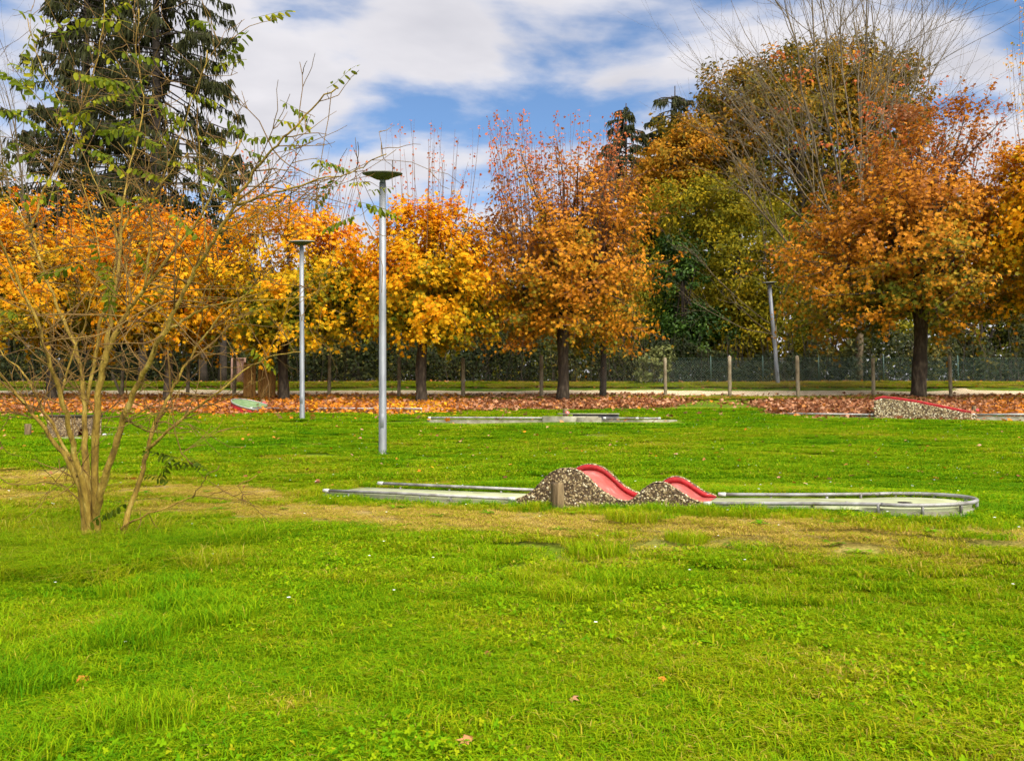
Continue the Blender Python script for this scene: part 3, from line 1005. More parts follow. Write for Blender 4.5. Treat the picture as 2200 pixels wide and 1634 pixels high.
# last orange leaves clinging to the bare tree
rg_ = np.random.default_rng(52)
tips = [p for p, r, q in bt_out if q == 1]
LP = []
for i in range(26):
    c = P(rg_.uniform(1660, 2030), rg_.uniform(110, 330), 36.5 + rg_.uniform(-1, 1))
    for j in range(9):
        LP.append(c + rg_.normal(0, 1, 3) * [0.22, 0.2, 0.07])
LP = np.array(LP)
v, f, kf = leaves(LP, unit(rg_.normal(0, 1, LP.shape)), rg_.uniform(0.12, 0.22, len(LP)), MAPLE, rg_, up=1.2)
mk('remaining_leaves', v, f, MAT_REDTIP, bt, attrs={'tint': ('FACE', np.repeat(rg_.random(len(LP)), kf))}, kind='stuff')
bare_tree('bare_tree', 1665, 37.5, [(1600, 480), (1520, 560), (1560, 640), (1640, 520), (1700, 560), (1500, 690), (1740, 620)], 700,
          'low leafless tree with spreading pale twigs around the third lamp post', 53, 0.09, (5, 3))
bare_tree('bare_tree', 60, 41, [(-40, 200), (10, 120), (60, 60), (120, 160), (150, 250), (20, 300), (90, 330)], 600,
          'leafless tree with fine twigs in the upper left corner', 54, 0.14, (6, 4))

# dark trunks in the wood on the left
for i, (tx, ty, r_, lab) in enumerate([(436, 828, 0.20, 'dark slanting trunk on the far grass between shrub and timber box'), (478, 826, 0.17, 'dark ivy clad trunk just left of the pale plank screen'), (305, 822, 0.17, 'thin dark trunk behind the right half of the bare shrub'), (1295, 853, 0.13, 'thin dark trunk beside the rusty maple near the fence')]):
    d_ = 37 if i < 3 else 30.3
    b_ = G(tx, d_)
    rt = thing('young_tree', b_, lab, 'tree', 'slim dark trunks')
    tpx = P(tx - (12 if i == 0 else 3), 640 if i < 3 else 690, d_)
    pts = resample([b_ - [0, 0, 0.15], b_ * 0.5 + tpx * 0.5 + [0.06, 0, 0], tpx], 8)
    v, f = tubes(pts[None], np.linspace(r_ * 1.15, r_ * 0.7, 8)[None], 9)
    mk('trunk', v, f, M['darkbark'], rt, smooth=True)
    rg_ = np.random.default_rng(60 + i)
    c = tpx + rg_.normal(0, 0.6, (700, 3))
    v, f, kf = leaves(c, unit(c - tpx), rg_.uniform(0.10, 0.2, 700), DIAM, rg_)
    mk('crown', v, f, MAT_IVY if i < 3 else MAT_ORANGE, rt, attrs={'tint': ('FACE', np.repeat(np.clip(rg_.normal(0.5, 0.2, 700), 0, 1), kf))}, kind='stuff')


cluster_tree('elder_bush', 1402, 35.3, [(1398, 790, 42, 42, 0), (1425, 765, 26, 30, 0)], mat_leaf('elder_leaves', [(0.0, (0.06, 0.08, 0.02)), (0.6, (0.17, 0.19, 0.06)), (1.0, (0.34, 0.33, 0.12))], 0.3),
             'pale green leafy bush behind the fence post at the right of the rusty maple', 46, 30, 0.13, 0.28, 0.5, 0.2, 45, 0.03, nlimb=10, tpl=OVAL, group='bushes along the path')
# the thicket along the back fence: reads as one mass
def thicket(x0, x1, n_, seed):
    rg = np.random.default_rng(seed)
    px_ = rg.uniform(x0, x1, n_)
    d_ = rg.uniform(37.2, 40.5, n_)
    hmax = np.interp(px_, [-200, 0, 250, 420, 560, 700, 1000, 1400, 1500, 1700, 1760, 1900, 2200, 2500], [2.0, 1.8, 1.5, 1.6, 2.4, 2.8, 2.6, 2.7, 2.6, 2.4, 2.8, 3.0, 3.4, 3.2])
    d_ = d_ + 0.55 * vnoise(px_, px_ * 0, 35, 8) + 0.3 * vnoise(px_, px_ * 0, 12, 9)
    hh = rg.random(n_) ** 0.8 * hmax * (0.80 + 0.38 * vnoise(px_, px_ * 0, 70, seed) + 0.22 * vnoise(px_, px_ * 0, 25, seed + 2))
    x = (px_ - PW / 2) / F * d_
    c = np.stack([x, d_ + hh * 0.2, zg(x, d_) + hh + 0.05], 1)
    o_ = unit(np.array([0, -0.8, 0.3]) + rg.normal(0, 0.5, (n_, 3)))
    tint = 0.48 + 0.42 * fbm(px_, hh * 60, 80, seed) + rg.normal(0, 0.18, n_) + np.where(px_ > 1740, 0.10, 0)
    return c, o_, np.clip(tint, 0, 1), rg.uniform(0.10, 0.25, n_)


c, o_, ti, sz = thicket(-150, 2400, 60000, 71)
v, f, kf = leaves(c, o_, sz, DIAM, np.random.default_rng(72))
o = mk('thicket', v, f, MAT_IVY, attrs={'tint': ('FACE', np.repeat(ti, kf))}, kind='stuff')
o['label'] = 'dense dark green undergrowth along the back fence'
o['category'] = 'thicket'
rg_ = np.random.default_rng(73)
nst = 900
px_ = rg_.uniform(-100, 2350, nst)
d_ = rg_.uniform(37.2, 40.5, nst)
x_ = (px_ - PW / 2) / F * d_
b_ = np.stack([x_, d_, zg(x_, d_)], 1)
lean = rg_.normal(0, 0.35, (nst, 3))
lean[:, 2] = rg_.uniform(1.2, 2.8, nst)
q = np.linspace(0, 1, 5)[None, :, None]
st = b_[:, None] + lean[:, None] * q + rg_.normal(0, 0.06, (nst, 5, 3))
v, f = tubes(st, np.linspace(0.02, 0.006, 5)[None].repeat(nst, 0), 3, caps=False)
o = mk('thicket_stems', v, f, M['darkbark'], kind='stuff')
o['label'] = 'tangle of thin dark stems inside the undergrowth'
o['category'] = 'undergrowth'
# distant wood that closes the gaps behind everything
rg_ = np.random.default_rng(74)
nw = 36000
px_ = rg_.uniform(-400, 2700, nw)
d_ = rg_.uniform(66, 76, nw)
x_ = (px_ - PW / 2) / F * d_
top = np.interp(px_, [-400, 0, 450, 560, 760, 1000, 1200, 1400, 1700, 2100, 2300, 2700], [480, 480, 520, 600, 620, 600, 600, 470, 260, 420, 600, 560]) + 25 * vnoise(px_, px_ * 0, 45, 4)
zt = np.array([P(a_, b__, c_)[2] for a_, b__, c_ in zip(px_, top, d_)])
zb = zg(x_, d_)
c = np.stack([x_, d_, zb + (zt - zb) * rg_.random(nw) ** 0.75], 1)
o_ = unit(np.array([0, -0.8, 0.4]) + rg_.normal(0, 0.5, (nw, 3)))
lsz = rg_.uniform(0.5, 1.1, nw)
# nearer belt of shade-dark growth under the crowns
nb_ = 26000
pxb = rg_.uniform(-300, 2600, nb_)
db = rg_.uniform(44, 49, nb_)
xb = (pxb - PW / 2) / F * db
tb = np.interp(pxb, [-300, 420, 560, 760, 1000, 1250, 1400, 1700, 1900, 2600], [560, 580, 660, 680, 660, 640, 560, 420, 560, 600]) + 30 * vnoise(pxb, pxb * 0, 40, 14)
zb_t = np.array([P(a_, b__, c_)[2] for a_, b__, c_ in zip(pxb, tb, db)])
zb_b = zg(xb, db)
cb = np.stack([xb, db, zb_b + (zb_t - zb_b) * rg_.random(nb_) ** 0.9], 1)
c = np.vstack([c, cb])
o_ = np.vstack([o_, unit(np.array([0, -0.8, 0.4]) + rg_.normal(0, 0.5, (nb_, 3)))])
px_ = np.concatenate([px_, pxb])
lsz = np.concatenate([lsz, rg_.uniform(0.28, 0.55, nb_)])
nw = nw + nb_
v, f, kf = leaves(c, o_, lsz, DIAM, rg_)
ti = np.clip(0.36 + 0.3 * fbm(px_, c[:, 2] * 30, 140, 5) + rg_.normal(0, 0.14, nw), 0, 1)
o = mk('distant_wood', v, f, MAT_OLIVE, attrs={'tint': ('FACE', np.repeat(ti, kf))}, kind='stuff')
o['label'] = 'far dark wood closing the gaps behind the trees'
o['category'] = 'wood'

# ================================================================== fences
def net(p0, p1, h, cell, rad, sag=0.0, z_lift=0.03):
    """diamond wire net between two ground points"""
    p0, p1 = np.asarray(p0, float), np.asarray(p1, float)
    L = np.hypot(*(p1 - p0)[:2])
    step = cell * math.sqrt(2)
    segs = []
    for s in (1, -1):
        a = -h
        while a < L + h:
            u0, u1 = a, a + h if s > 0 else a
            if s > 0:
                A, B = (a, 0.0), (a + h, h)
            else:
                A, B = (a + h, 0.0), (a, h)
            # clip to 0..L
            (xa, za), (xb, zb) = A, B
            if max(xa, xb) > 0 and min(xa, xb) < L:
                def clip(xa, za, xb, zb):
                    pts = []
                    for (x0, z0, x1, z1) in ((xa, za, xb, zb), (xb, zb, xa, za)):
                        if x0 < 0:
                            t_ = (0 - x0) / (x1 - x0)
                            x0, z0 = 0, z0 + t_ * (z1 - z0)
                        elif x0 > L:
                            t_ = (L - x0) / (x1 - x0)
                            x0, z0 = L, z0 + t_ * (z1 - z0)
                        pts.append((x0, z0))
                    return pts
                (xa, za), (xb, zb) = clip(xa, za, xb, zb)
                segs.append(((xa, za), (xb, zb)))
            a += step
    for zz in (0.0, h * 0.5, h):
        segs.append(((0, zz), (L, zz)))
    S = np.array(segs)
    u = S[:, :, 0:1] / L
    W_ = p0 * (1 - u) + p1 * u
    W_[:, :, 2] += S[:, :, 1] + z_lift
    return tubes(W_, np.full((len(S), 2), rad), 3, caps=False)


posts = [(-260, 855), (-120, 855), (130, 853), (262, 853), (403, 854), (503, 855), (707, 856), (857, 856), (995, 855), (1163, 855), (1430, 858), (1568, 859), (1715, 860), (1877, 858), (2043, 859), (2210, 859), (2380, 859)]
fence = thing('wire_fence', G(1100, 30.2), 'wooden posts with thin wire netting along the near side of the gravel path', 'fence')
tops = []
for i, (fx, fy) in enumerate(posts):
    d_ = 30.3 - 0.00012 * (fx - 1000)
    b_ = G(fx, d_)
    hgt = 1.62 + 0.06 * math.sin(i * 2.3)
    w_ = 0.135 + 0.012 * math.sin(i * 1.7)
    lean = np.array([0.02 * math.sin(i * 3.1), 0.01 * math.cos(i * 2), 0])
    mb = MB()
    K = 6
    pts = np.array([b_ + lean * t_ + [0, 0, -0.15 + (hgt + 0.15) * t_] for t_ in np.linspace(0, 1, K)])
    pts = np.vstack([pts, pts[-1] + [0, 0, 0.035]])
    rad = np.array([w_ / 2 * (1.04 - 0.08 * t_) for t_ in np.linspace(0, 1, K)] + [w_ * 0.22])
    mb.tube(pts, rad * 1.08, 8)
    mb.build('post', M['postwood'], fence)
    tops.append((b_, hgt))
for (a_, h0), (c_, h1) in zip(tops[:-1], tops[1:]):
    v, f = net(a_ + [0, -0.08, 0], c_ + [0, -0.08, 0], 1.42, 0.075, 0.0022)
    mk('mesh_panel', v, f, M['wire'], fence)

gf = thing('mesh_fence', G(1580, 36.4), 'green chain link fence on thin metal posts in front of the laurel', 'fence')
gposts = [1395, 1528, 1640, 1760, 1900, 2060, 2230]
tp_ = []
for i, fx in enumerate(gposts):
    b_ = G(fx, 36.3)
    tp_.append(b_)
    mb = MB().tube([b_ + [0, 0, -0.1], b_ + [0, 0, 1.28]], 0.026, 8)
    mb.add(*tubes(np.array([[b_ + [0, 0, 1.28], b_ + [0, 0, 1.31]]]), np.array([[0.03, 0.02]]), 8))
    mb.build('post', M['greenwire'], gf)
for a_, c_ in zip(tp_[:-1], tp_[1:]):
    v, f = net(a_, c_, 1.16, 0.085, 0.0035)
    mk('mesh_panel', v, f, M['greenwire'], gf)

# ================================================================== lamp posts
def lamp(base_px, base_py, head_px, head_py, d, label, pole_r=0.058, tip=0.2):
    b_ = G(base_px, d)
    tpx = P(head_px, head_py + 6, d)
    root = thing('lamp_post', b_, label, 'lamp post', 'lamp posts on the lawn')
    ax = unit(tpx - b_)
    H = np.linalg.norm(tpx - b_)
    seg = np.array([-0.1, 0.0, 0.9, 0.905, 2.5, H - 0.10])
    rad = np.array([1.12, 1.12, 1.08, 1.04, 1.0, 0.93]) * pole_r
    MB().tube([b_ + ax * s for s in seg], rad, 18).build('pole', M['galv'], root, smooth=False)
    MB().lathe([(0.095, -0.02), (0.095, 0.018), (0.07, 0.03)], b_, 20).build('base_collar', M['concrete'], root)
    dr_ = b_ + ax * 0.55 + np.array([0, -pole_r * 1.06, 0])
    MB().box(dr_, (0.06, 0.012, 0.22), bevel=0.003).build('access_door', M['galv'], root)
    MB().tube([tpx - ax * 0.14, tpx - ax * 0.02], pole_r * 0.80, 16).build('neck', M['galv'], root)
    hx = unit(ax + np.array([0.0, -tip, 0.0]))
    hd = MB().lathe([(0.055, -0.05), (0.10, -0.045), (0.20, 0.0), (0.315, 0.035), (0.325, 0.048)], tpx, 40, axis=hx).build('lamp_head', M['lampunder'], root)
    MB().lathe([(0.328, 0.046), (0.331, 0.056), (0.315, 0.066), (0.2, 0.078), (0.06, 0.084)], tpx, 40, axis=hx).build('lamp_cap', M['lamptop'], hd)
    return root


lamp(823, 975, 822, 374, dist_of(975), 'tallest grey steel lamp post with flat disc head, nearest of the three')
lamp(650, 905, 648, 517, dist_of(905), 'grey steel lamp post with disc head in front of the golden maple, second nearest', tip=0.21)
lamp(1672, 823, 1653, 603, 35.6, 'leaning grey lamp post with disc head beyond the gravel path', pole_r=0.085, tip=0.16)

# ================================================================== pebble-dashed pieces
def pebbles(Pt, N_, rg, smin=0.010, smax=0.022):
    """flattened stones half sunk in a face with normals N_"""
    tv = np.array([[1, 0, 0], [0.35, 0.85, 0.1], [-0.7, 0.6, 0], [-0.9, -0.35, 0.1], [0.1, -0.95, 0], [0.15, 0.1, 0.75]])
    tf = np.array([[0, 1, 5], [1, 2, 5], [2, 3, 5], [3, 4, 5], [4, 0, 5]])
    n_ = len(Pt)
    r_ = rg.normal(0, 1, (n_, 3))
    t_ = unit(r_ - N_ * (r_ * N_).sum(1, keepdims=True))
    b_ = np.cross(N_, t_)
    s = rg.uniform(smin, smax, n_)[:, None, None]
    asp = rg.uniform(0.6, 1.0, n_)[:, None, None]
    V = Pt[:, None] + s * (tv[None, :, 0:1] * t_[:, None] + asp * tv[None, :, 1:2] * b_[:, None] + tv[None, :, 2:3] * N_[:, None] * 0.8)
    return V.reshape(-1, 3), (np.arange(n_)[:, None, None] * 6 + tf[None]).reshape(-1, 3), np.repeat(np.clip(rg.beta(1.0, 1.45, n_), 0, 1), 5)


class Frame:
    """lane space (along, across, up) to world"""

    def __init__(s, o, th, tilt=(0.0, 0.0, 0.0)):
        s.o, s.c, s.s, s.tilt = np.asarray(o, float), math.cos(th), math.sin(th), tilt

    def __call__(s, q):
        q = np.asarray(q, float)
        u, v_, w = q[..., 0], q[..., 1], q[..., 2]
        return np.stack([s.o[0] + u * s.c + v_ * s.s, s.o[1] - u * s.s + v_ * s.c, s.o[2] + w + s.tilt[0] * u + s.tilt[1] * np.clip(u - s.tilt[2], 0, None)], -1)


def slab(mb, fr, outline, z0, z1, mi=0, ch=0.008):
    """prism from an outline in lane space, top edge chamfered"""
    o_ = np.asarray(outline, float)
    n_ = len(o_)
    c = o_.mean(0)
    ins = c + (o_ - c) * (1 - ch / np.maximum(np.linalg.norm(o_ - c, axis=1, keepdims=True), 0.05))
    rings = [np.c_[o_, np.full(n_, z0)], np.c_[o_, np.full(n_, z1 - ch)], np.c_[ins, np.full(n_, z1)]]
    V = fr(np.concatenate(rings))
    k = np.arange(n_)
    q = np.concatenate([np.stack([r * n_ + k, r * n_ + (k + 1) % n_, (r + 1) * n_ + (k + 1) % n_, (r + 1) * n_ + k], 1) for r in (0, 1)])
    return mb.add(V, [q, (2 * n_ + k)[None]], mi)


def rail(name, fr, pts, rad, parent, mats=None, sleeve=(True, True)):
    W_ = fr(pts)
    o = MB().tube(W_, rad, 12).build(name, M['rail'], parent, smooth=True)
    for e, on in ((0, sleeve[0]), (-1, sleeve[1])):
        if on:
            dv = unit(W_[1] - W_[0]) if e == 0 else unit(W_[-2] - W_[-1])
            MB().tube([W_[e] - dv * 0.004, W_[e] + dv * 0.07], rad * 1.22, 12).build('end_sleeve', M['railwhite'], o)
    return o


# ------------------------------------------------------------------ the double hump lane
TH, LW, LL = LTH, 0.686, 6.36
ORG = np.array([LORG[0], LORG[1], 0.671])
FR = Frame(ORG, TH, (0.002, 0.033, 3.2))
lane = thing('minigolf_lane', G(1420, 7.9), 'pale green minigolf lane with two red humps and a round end', 'minigolf lane')
U1, U2 = 2.355, 4.19
RC, UCC = 0.50, 5.83
# concrete base: straight strips and the round end
arc0 = math.asin(LW / 2 / RC)
aa = np.linspace(-math.pi + arc0, math.pi - arc0, 33)
ring = np.c_[UCC + RC * np.cos(aa), LW / 2 + RC * np.sin(aa)]
ring_big = np.c_[UCC + (RC + 0.02) * np.cos(aa), LW / 2 + (RC + 0.02) * np.sin(aa)]
left_out = [(0, 0), (U1, 0), (U1, LW), (0, LW)]
left_in = [(0.0, 0.004), (U1 - 0.002, 0.004), (U1 - 0.002, LW - 0.004), (0.0, LW - 0.004)]
mb = MB()
slab(mb, FR, [(-0.02, -0.02), (U1 + 0.3, -0.02), (U1 + 0.3, LW + 0.02), (-0.02, LW + 0.02)], -0.30, -0.012)
mb.build('base_slab', M['concrete'], lane)
mb = MB()
slab(mb, FR, [(U2 - 0.3, -0.02), (UCC - 0.3, -0.02)] + [tuple(p_) for p_ in ring_big] + [(UCC - 0.3, LW + 0.02), (U2 - 0.3, LW + 0.02)], -0.40, -0.012)
mb.build('base_slab', M['concrete'], lane)
mb = MB()
slab(mb, FR, [(0.01, 0.0), (U1 + 0.05, 0.0), (U1 + 0.05, LW), (0.10, LW)], -0.02, 0.014, ch=0.004)
mb.build('playing_surface', M['lane'], lane)
mb = MB()
slab(mb, FR, [(U2 - 0.04, 0.0), (UCC - RC * math.cos(arc0), 0.0)] + [tuple(p_) for p_ in ring] + [(UCC - RC * math.cos(arc0), LW), (U2 - 0.04, LW)], -0.02, 0.014, ch=0.004)
mb.build('playing_surface', M['lane'], lane)
# hump profile (fraction along, height) read off the front wall
prof_x = (np.array([1113, 1128, 1145, 1162, 1180, 1195, 1212, 1230, 1248, 1265, 1282, 1300, 1318, 1336, 1356, 1368, 1380, 1395, 1412, 1428, 1444, 1460, 1478, 1505]) - 1113) / (1505 - 1113.0)
prof_h = (1073 - np.array([1066, 1061, 1052, 1036, 1016, 1004, 997, 995, 998, 1007, 1022, 1040, 1052, 1060, 1064, 1058, 1044, 1031, 1023, 1023, 1031, 1043, 1056, 1066])) / 222.0
nU = 70
tU = np.linspace(0, 1, nU)
# smooth interpolation
hU = np.interp(tU, prof_x, prof_h)
for _ in range(2):
    hU[1:-1] = 0.25 * hU[:-2] + 0.5 * hU[1:-1] + 0.25 * hU[2:]
uU = U1 + tU * (U2 - U1)
wt = 0.055                        # wall thickness


def hump_wall(name, v0, v1):
    mb = MB()
    k = len(uU)
    ch = 0.018
    rings = [np.c_[uU, np.full(k, v0), np.full(k, -0.42)], np.c_[uU, np.full(k, v0), hU - ch], np.c_[uU, np.full(k, v0 + ch), hU],
             np.c_[uU, np.full(k, v1 - ch), hU], np.c_[uU, np.full(k, v1), hU - ch], np.c_[uU, np.full(k, v1), np.full(k, -0.42)]]
    V = FR(np.concatenate(rings))
    kk = np.arange(k - 1)
    q = np.concatenate([np.stack([r * k + kk, r * k + kk + 1, (r + 1) * k + kk + 1, (r + 1) * k + kk], 1) for r in range(5)])
    e0 = np.array([[r * k for r in range(6)]])
    e1 = np.array([[r * k + k - 1 for r in range(6)][::-1]])
    mb.add(V, [q, e0, e1])
    return mb.build(name, M['mortar'], lane)


wf = hump_wall('hump_wall', -wt - 0.002, -0.002)
wb = hump_wall('hump_wall', LW + 0.002, LW + wt + 0.002)
rg_ = np.random.default_rng(91)


def wall_pebbles(parent, vf, nrm, vtop0, vtop1, n_face, n_top):
    u_ = rg_.uniform(U1, U2, n_face * 3)
    h_ = np.interp(u_, uU, hU)
    z_ = rg_.uniform(-0.12, 0.40, len(u_))
    ok = z_ < h_ - 0.005
    u_, z_ = u_[ok][:n_face], z_[ok][:n_face]
    Pf = FR(np.c_[u_, np.full(len(u_), vf), z_])
    Nf = np.repeat((FR([0, nrm, 0.0]) - FR([0, 0, 0.0]))[None], len(u_), 0)
    ut = rg_.uniform(U1, U2, n_top)
    ht = np.interp(ut, uU, hU)
    Pt_ = FR(np.c_[ut, rg_.uniform(vtop0, vtop1, n_top), ht])
    sl = np.interp(ut, uU, np.gradient(hU, uU))
    Nt = unit(np.c_[-sl * math.cos(TH), sl * math.sin(TH), np.ones(n_top)])
    v, f, ti = pebbles(np.vstack([Pf, Pt_]), np.vstack([Nf, Nt]), rg_, 0.007, 0.017)
    mk('pebble_facing', v, f, M['pebble'], parent, attrs={'tint': ('FACE', ti)}, kind='stuff')


wall_pebbles(wf, -wt - 0.002, -1.0, -wt, 0.0, 2900, 700)
wall_pebbles(wb, LW + wt + 0.002, 1.0, LW, LW + wt, 1600, 900)
# the red track between the walls and the dark red lip on the far wall
hT = np.clip(hU - 0.062, 0.017, None)
k = nU
V = FR(np.concatenate([np.c_[uU, np.full(k, 0.0), hT], np.c_[uU, np.full(k, LW), hT], np.c_[uU, np.full(k, LW), hT - 0.05], np.c_[uU, np.full(k, 0.0), hT - 0.05]]))
kk = np.arange(k - 1)
q = np.concatenate([np.stack([a_ * k + kk, b_ * k + kk, b_ * k + kk + 1, a_ * k + kk + 1], 1) for a_, b_ in ((0, 1), (1, 2), (2, 3), (3, 0))])
track = mk('red_track', V, q, M['red'], lane, smooth=False)
for v0, v1 in ((LW - 0.012, LW - 0.001), (0.001, 0.012)):
    V = FR(np.concatenate([np.c_[uU, np.full(k, v0), hT + 0.0015], np.c_[uU, np.full(k, v0), hU - 0.004], np.c_[uU, np.full(k, v1), hU - 0.002], np.c_[uU, np.full(k, v1), hT]]))
    q = np.concatenate([np.stack([a_ * k + kk, a_ * k + kk + 1, b_ * k + kk + 1, b_ * k + kk], 1) for a_, b_ in ((0, 1), (1, 2), (2, 3), (3, 0))])
    mk('red_lip', V, q, M['redlip'], lane)
# tubular rails
rr_ = 0.0165
rail('rail', FR, [(0.02, -0.035, 0.035), (0.9, -0.033, 0.038), (U1 - 0.02, -0.035, 0.030)], rr_, lane)
rail('rail', FR, [(0.24, LW + 0.03, 0.066), (1.2, LW + 0.03, 0.060), (U1 + 0.02, LW + 0.03, 0.054)], rr_, lane, sleeve=(True, False))
n_end = np.c_[UCC + (RC + 0.03) * np.cos(aa), LW / 2 + (RC + 0.03) * np.sin(aa), np.full(len(aa), 0.044)]
path_rail = np.vstack([[(U2, -0.035, 0.030)], [(U2 + 0.7, -0.036, 0.036)], n_end[2:-2], [(U2 + 0.75, LW + 0.035, 0.044)], [(U2 + 0.02, LW + 0.035, 0.044)]])
rail('rail', FR, resample(path_rail, 120), rr_, lane)
for (u_, v_) in ((0.55, LW + 0.03), (1.2, LW + 0.03), (1.85, LW + 0.03), (0.35, -0.035), (1.25, -0.035), (1.62, -0.035), (4.6, -0.036), (5.1, -0.036), (4.7, LW + 0.035), (5.2, LW + 0.035)):
    p_ = FR([u_, v_, 0.0])
    MB().box(p_ + [0, 0, -0.02], (0.022, 0.016, 0.10), -TH, 0.003).build('bracket', M['rail'], lane)
for ang in (-150, -115, -80, -45, -10, 25, 60, 95, 130):
    u_, v_ = UCC + (RC + 0.03) * math.cos(R(ang)), LW / 2 + (RC + 0.03) * math.sin(R(ang))
    p_ = FR([u_, v_, 0.0])
    MB().box(p_ + [0, 0, 0.01], (0.024, 0.018, 0.075), -TH + R(ang), 0.003).build('bracket', M['rail'], lane)
# cup in the round end
MB().lathe([(0.058, 0.0), (0.058, 0.003), (0.05, 0.004)], FR([UCC, LW / 2, 0.0148]), 20).build('cup', M['dark'], lane)

# wooden number stub in front of the hump
def u_at(fr, px_, v_=0.0):
    """distance along a lane at which its line v_ crosses photo column px_"""
    k_ = (px_ - PW / 2) / F
    ox, oy = fr.o[0] + v_ * fr.s, fr.o[1] + v_ * fr.c
    return (k_ * oy - ox) / (fr.c + k_ * fr.s)


b_ = FR([u_at(FR, 1197, -0.19), -0.19, 0.0])
b_[2] = float(zg(b_[0], b_[1]))
st_ = thing('wooden_stub', b_, 'short square weathered wooden stub in front of the larger hump', 'post')
mb = MB()
v0 = np.array([[-0.052, -0.042], [0.052, -0.042], [0.052, 0.05], [-0.052, 0.05]])
c_, s_ = math.cos(0.35), math.sin(0.35)
rings = []
for z_, k_ in ((-0.15, 1.02), (0.0, 1.0), (0.12, 0.97), (0.235, 0.93), (0.250, 0.84)):
    r2 = v0 * k_
    zz = np.full(4, z_) + (np.array([0.0, 0.012, -0.004, 0.010]) if z_ > 0.2 else 0)
    rings.append(np.c_[b_[0] + r2[:, 0] * c_ - r2[:, 1] * s_, b_[1] + r2[:, 0] * s_ + r2[:, 1] * c_, b_[2] + zz])
V = np.concatenate(rings)
k4 = np.arange(4)
q = np.concatenate([np.stack([r * 4 + k4, r * 4 + (k4 + 1) % 4, (r + 1) * 4 + (k4 + 1) % 4, (r + 1) * 4 + k4], 1) for r in range(4)] + [np.array([[16, 17, 18, 19]])])
mk('shaft', V, q, M['wood'], st_)

# ------------------------------------------------------------------ flat lane with the grey block, mid-distance
d_ = dist_of(908)
b_ = G(1190, d_)
FM = Frame(P(915, 905, d_ + 0.25) - [0, 0, 0.0], 0.025)
o0 = FM.o.copy()
FM.o[2] = float(zg(o0[0] + 3, d_ + 0.2)) + 0.04
ln2 = thing('minigolf_lane', b_, 'long low grey minigolf lane with a dark block, seen edge on', 'minigolf lane')
slab(mb := MB(), FM, [(0.0, 0.25), (0.12, 0.0), (2.9, 0.0), (2.9, 0.8), (0.12, 0.8), (0, 0.55)], -0.2, 0.015)
mb.build('base_slab', M['concrete'], ln2)
slab(mb := MB(), FM, [(4.3, 0.02), (6.0, 0.02), (6.3, 0.4), (6.0, 0.8), (4.3, 0.8)], -0.2, 0.012)
mb.build('base_slab', M['concrete'], ln2)
for v_ in (-0.02, 0.82):
    rail('rail', FM, [(0.05, v_ + (0.1 if v_ < 0 else -0.1), 0.06), (0.5, v_, 0.065), (2.0, v_, 0.06), (4.0 if v_ < 0 else 3.0, v_, 0.055)], 0.024, ln2)
    rail('rail', FM, [(4.4, v_, 0.055), (5.4, v_, 0.05), (5.95 if v_ > 0 else 5.2, v_, 0.05)], 0.022, ln2)
# raised kerb block
mb = MB()
slab(mb, FM, [(2.9, -0.07), (4.28, -0.07), (4.28, 0.12), (2.9, 0.12)], -0.15, 0.10, ch=0.012)
mb.build('kerb', M['concrete'], ln2)
mb = MB()
slab(mb, FM, [(3.75, -0.10), (4.35, -0.10), (4.35, 0.02), (3.75, 0.02)], -0.15, 0.075, ch=0.01)
mb.build('kerb', M['concrete'], ln2)
slab(mb := MB(), FM, [(3.7, 0.55), (4.85, 0.55), (4.85, 0.95), (3.7, 0.95)], -0.1, 0.15, ch=0.012)
mb.build('block', M['darkblock'], ln2)
slab(mb := MB(), FM, [(3.3, 0.5), (4.86, 0.5), (4.86, 0.97), (3.3, 0.97)], 0.1505, 0.175, ch=0.006)
mb.build('block_cap', M['concrete'], ln2)


# little stake with red number plate
def number_stake(px_, base_py, label, s=1.0):
    d__ = dist_of(base_py)
    b__ = G(px_, d__)
    rt = thing('number_stake', b__, label, 'stake', 'lane number stakes')
    MB().box(b__ + [0, 0, 0.10], (0.11 * s, 0.09 * s, 0.34), 0.3, 0.012).build('stake', M['wood'], rt)
    c__ = b__ + [0.055 * s, -0.075, 0.15]
    MB().lathe([(0.045 * s, 0), (0.055 * s, 0.004), (0.055 * s, 0.012), (0.05 * s, 0.016)], c__, 20, axis=(0.15, -1, 0)).build('number_plate', M['signred'], rt)
    return rt, c__


rt, c__ = number_stake(1214, 898, 'brown stake with a small round red number plate behind the grey lane')
# white numeral seen as a rounded loop on the plate
an = np.linspace(0, 2 * np.pi, 17)
v, f = tubes((c__ + np.stack([0.018 * np.cos(an), np.full(17, -0.020), 0.028 * np.sin(an)], 1))[None], np.full((1, 17), 0.008), 5)
mk('numeral', v, f, M['signwhite'], [o for o in rt.children if o.name.startswith('number_plate')][0])
number_stake(565, 876, 'brown stake with a faded red plate beside the tilted green disc', 1.1)
number_stake(2092, 893, 'brown stake with a red plate at the foot of the red ramp', 0.9)

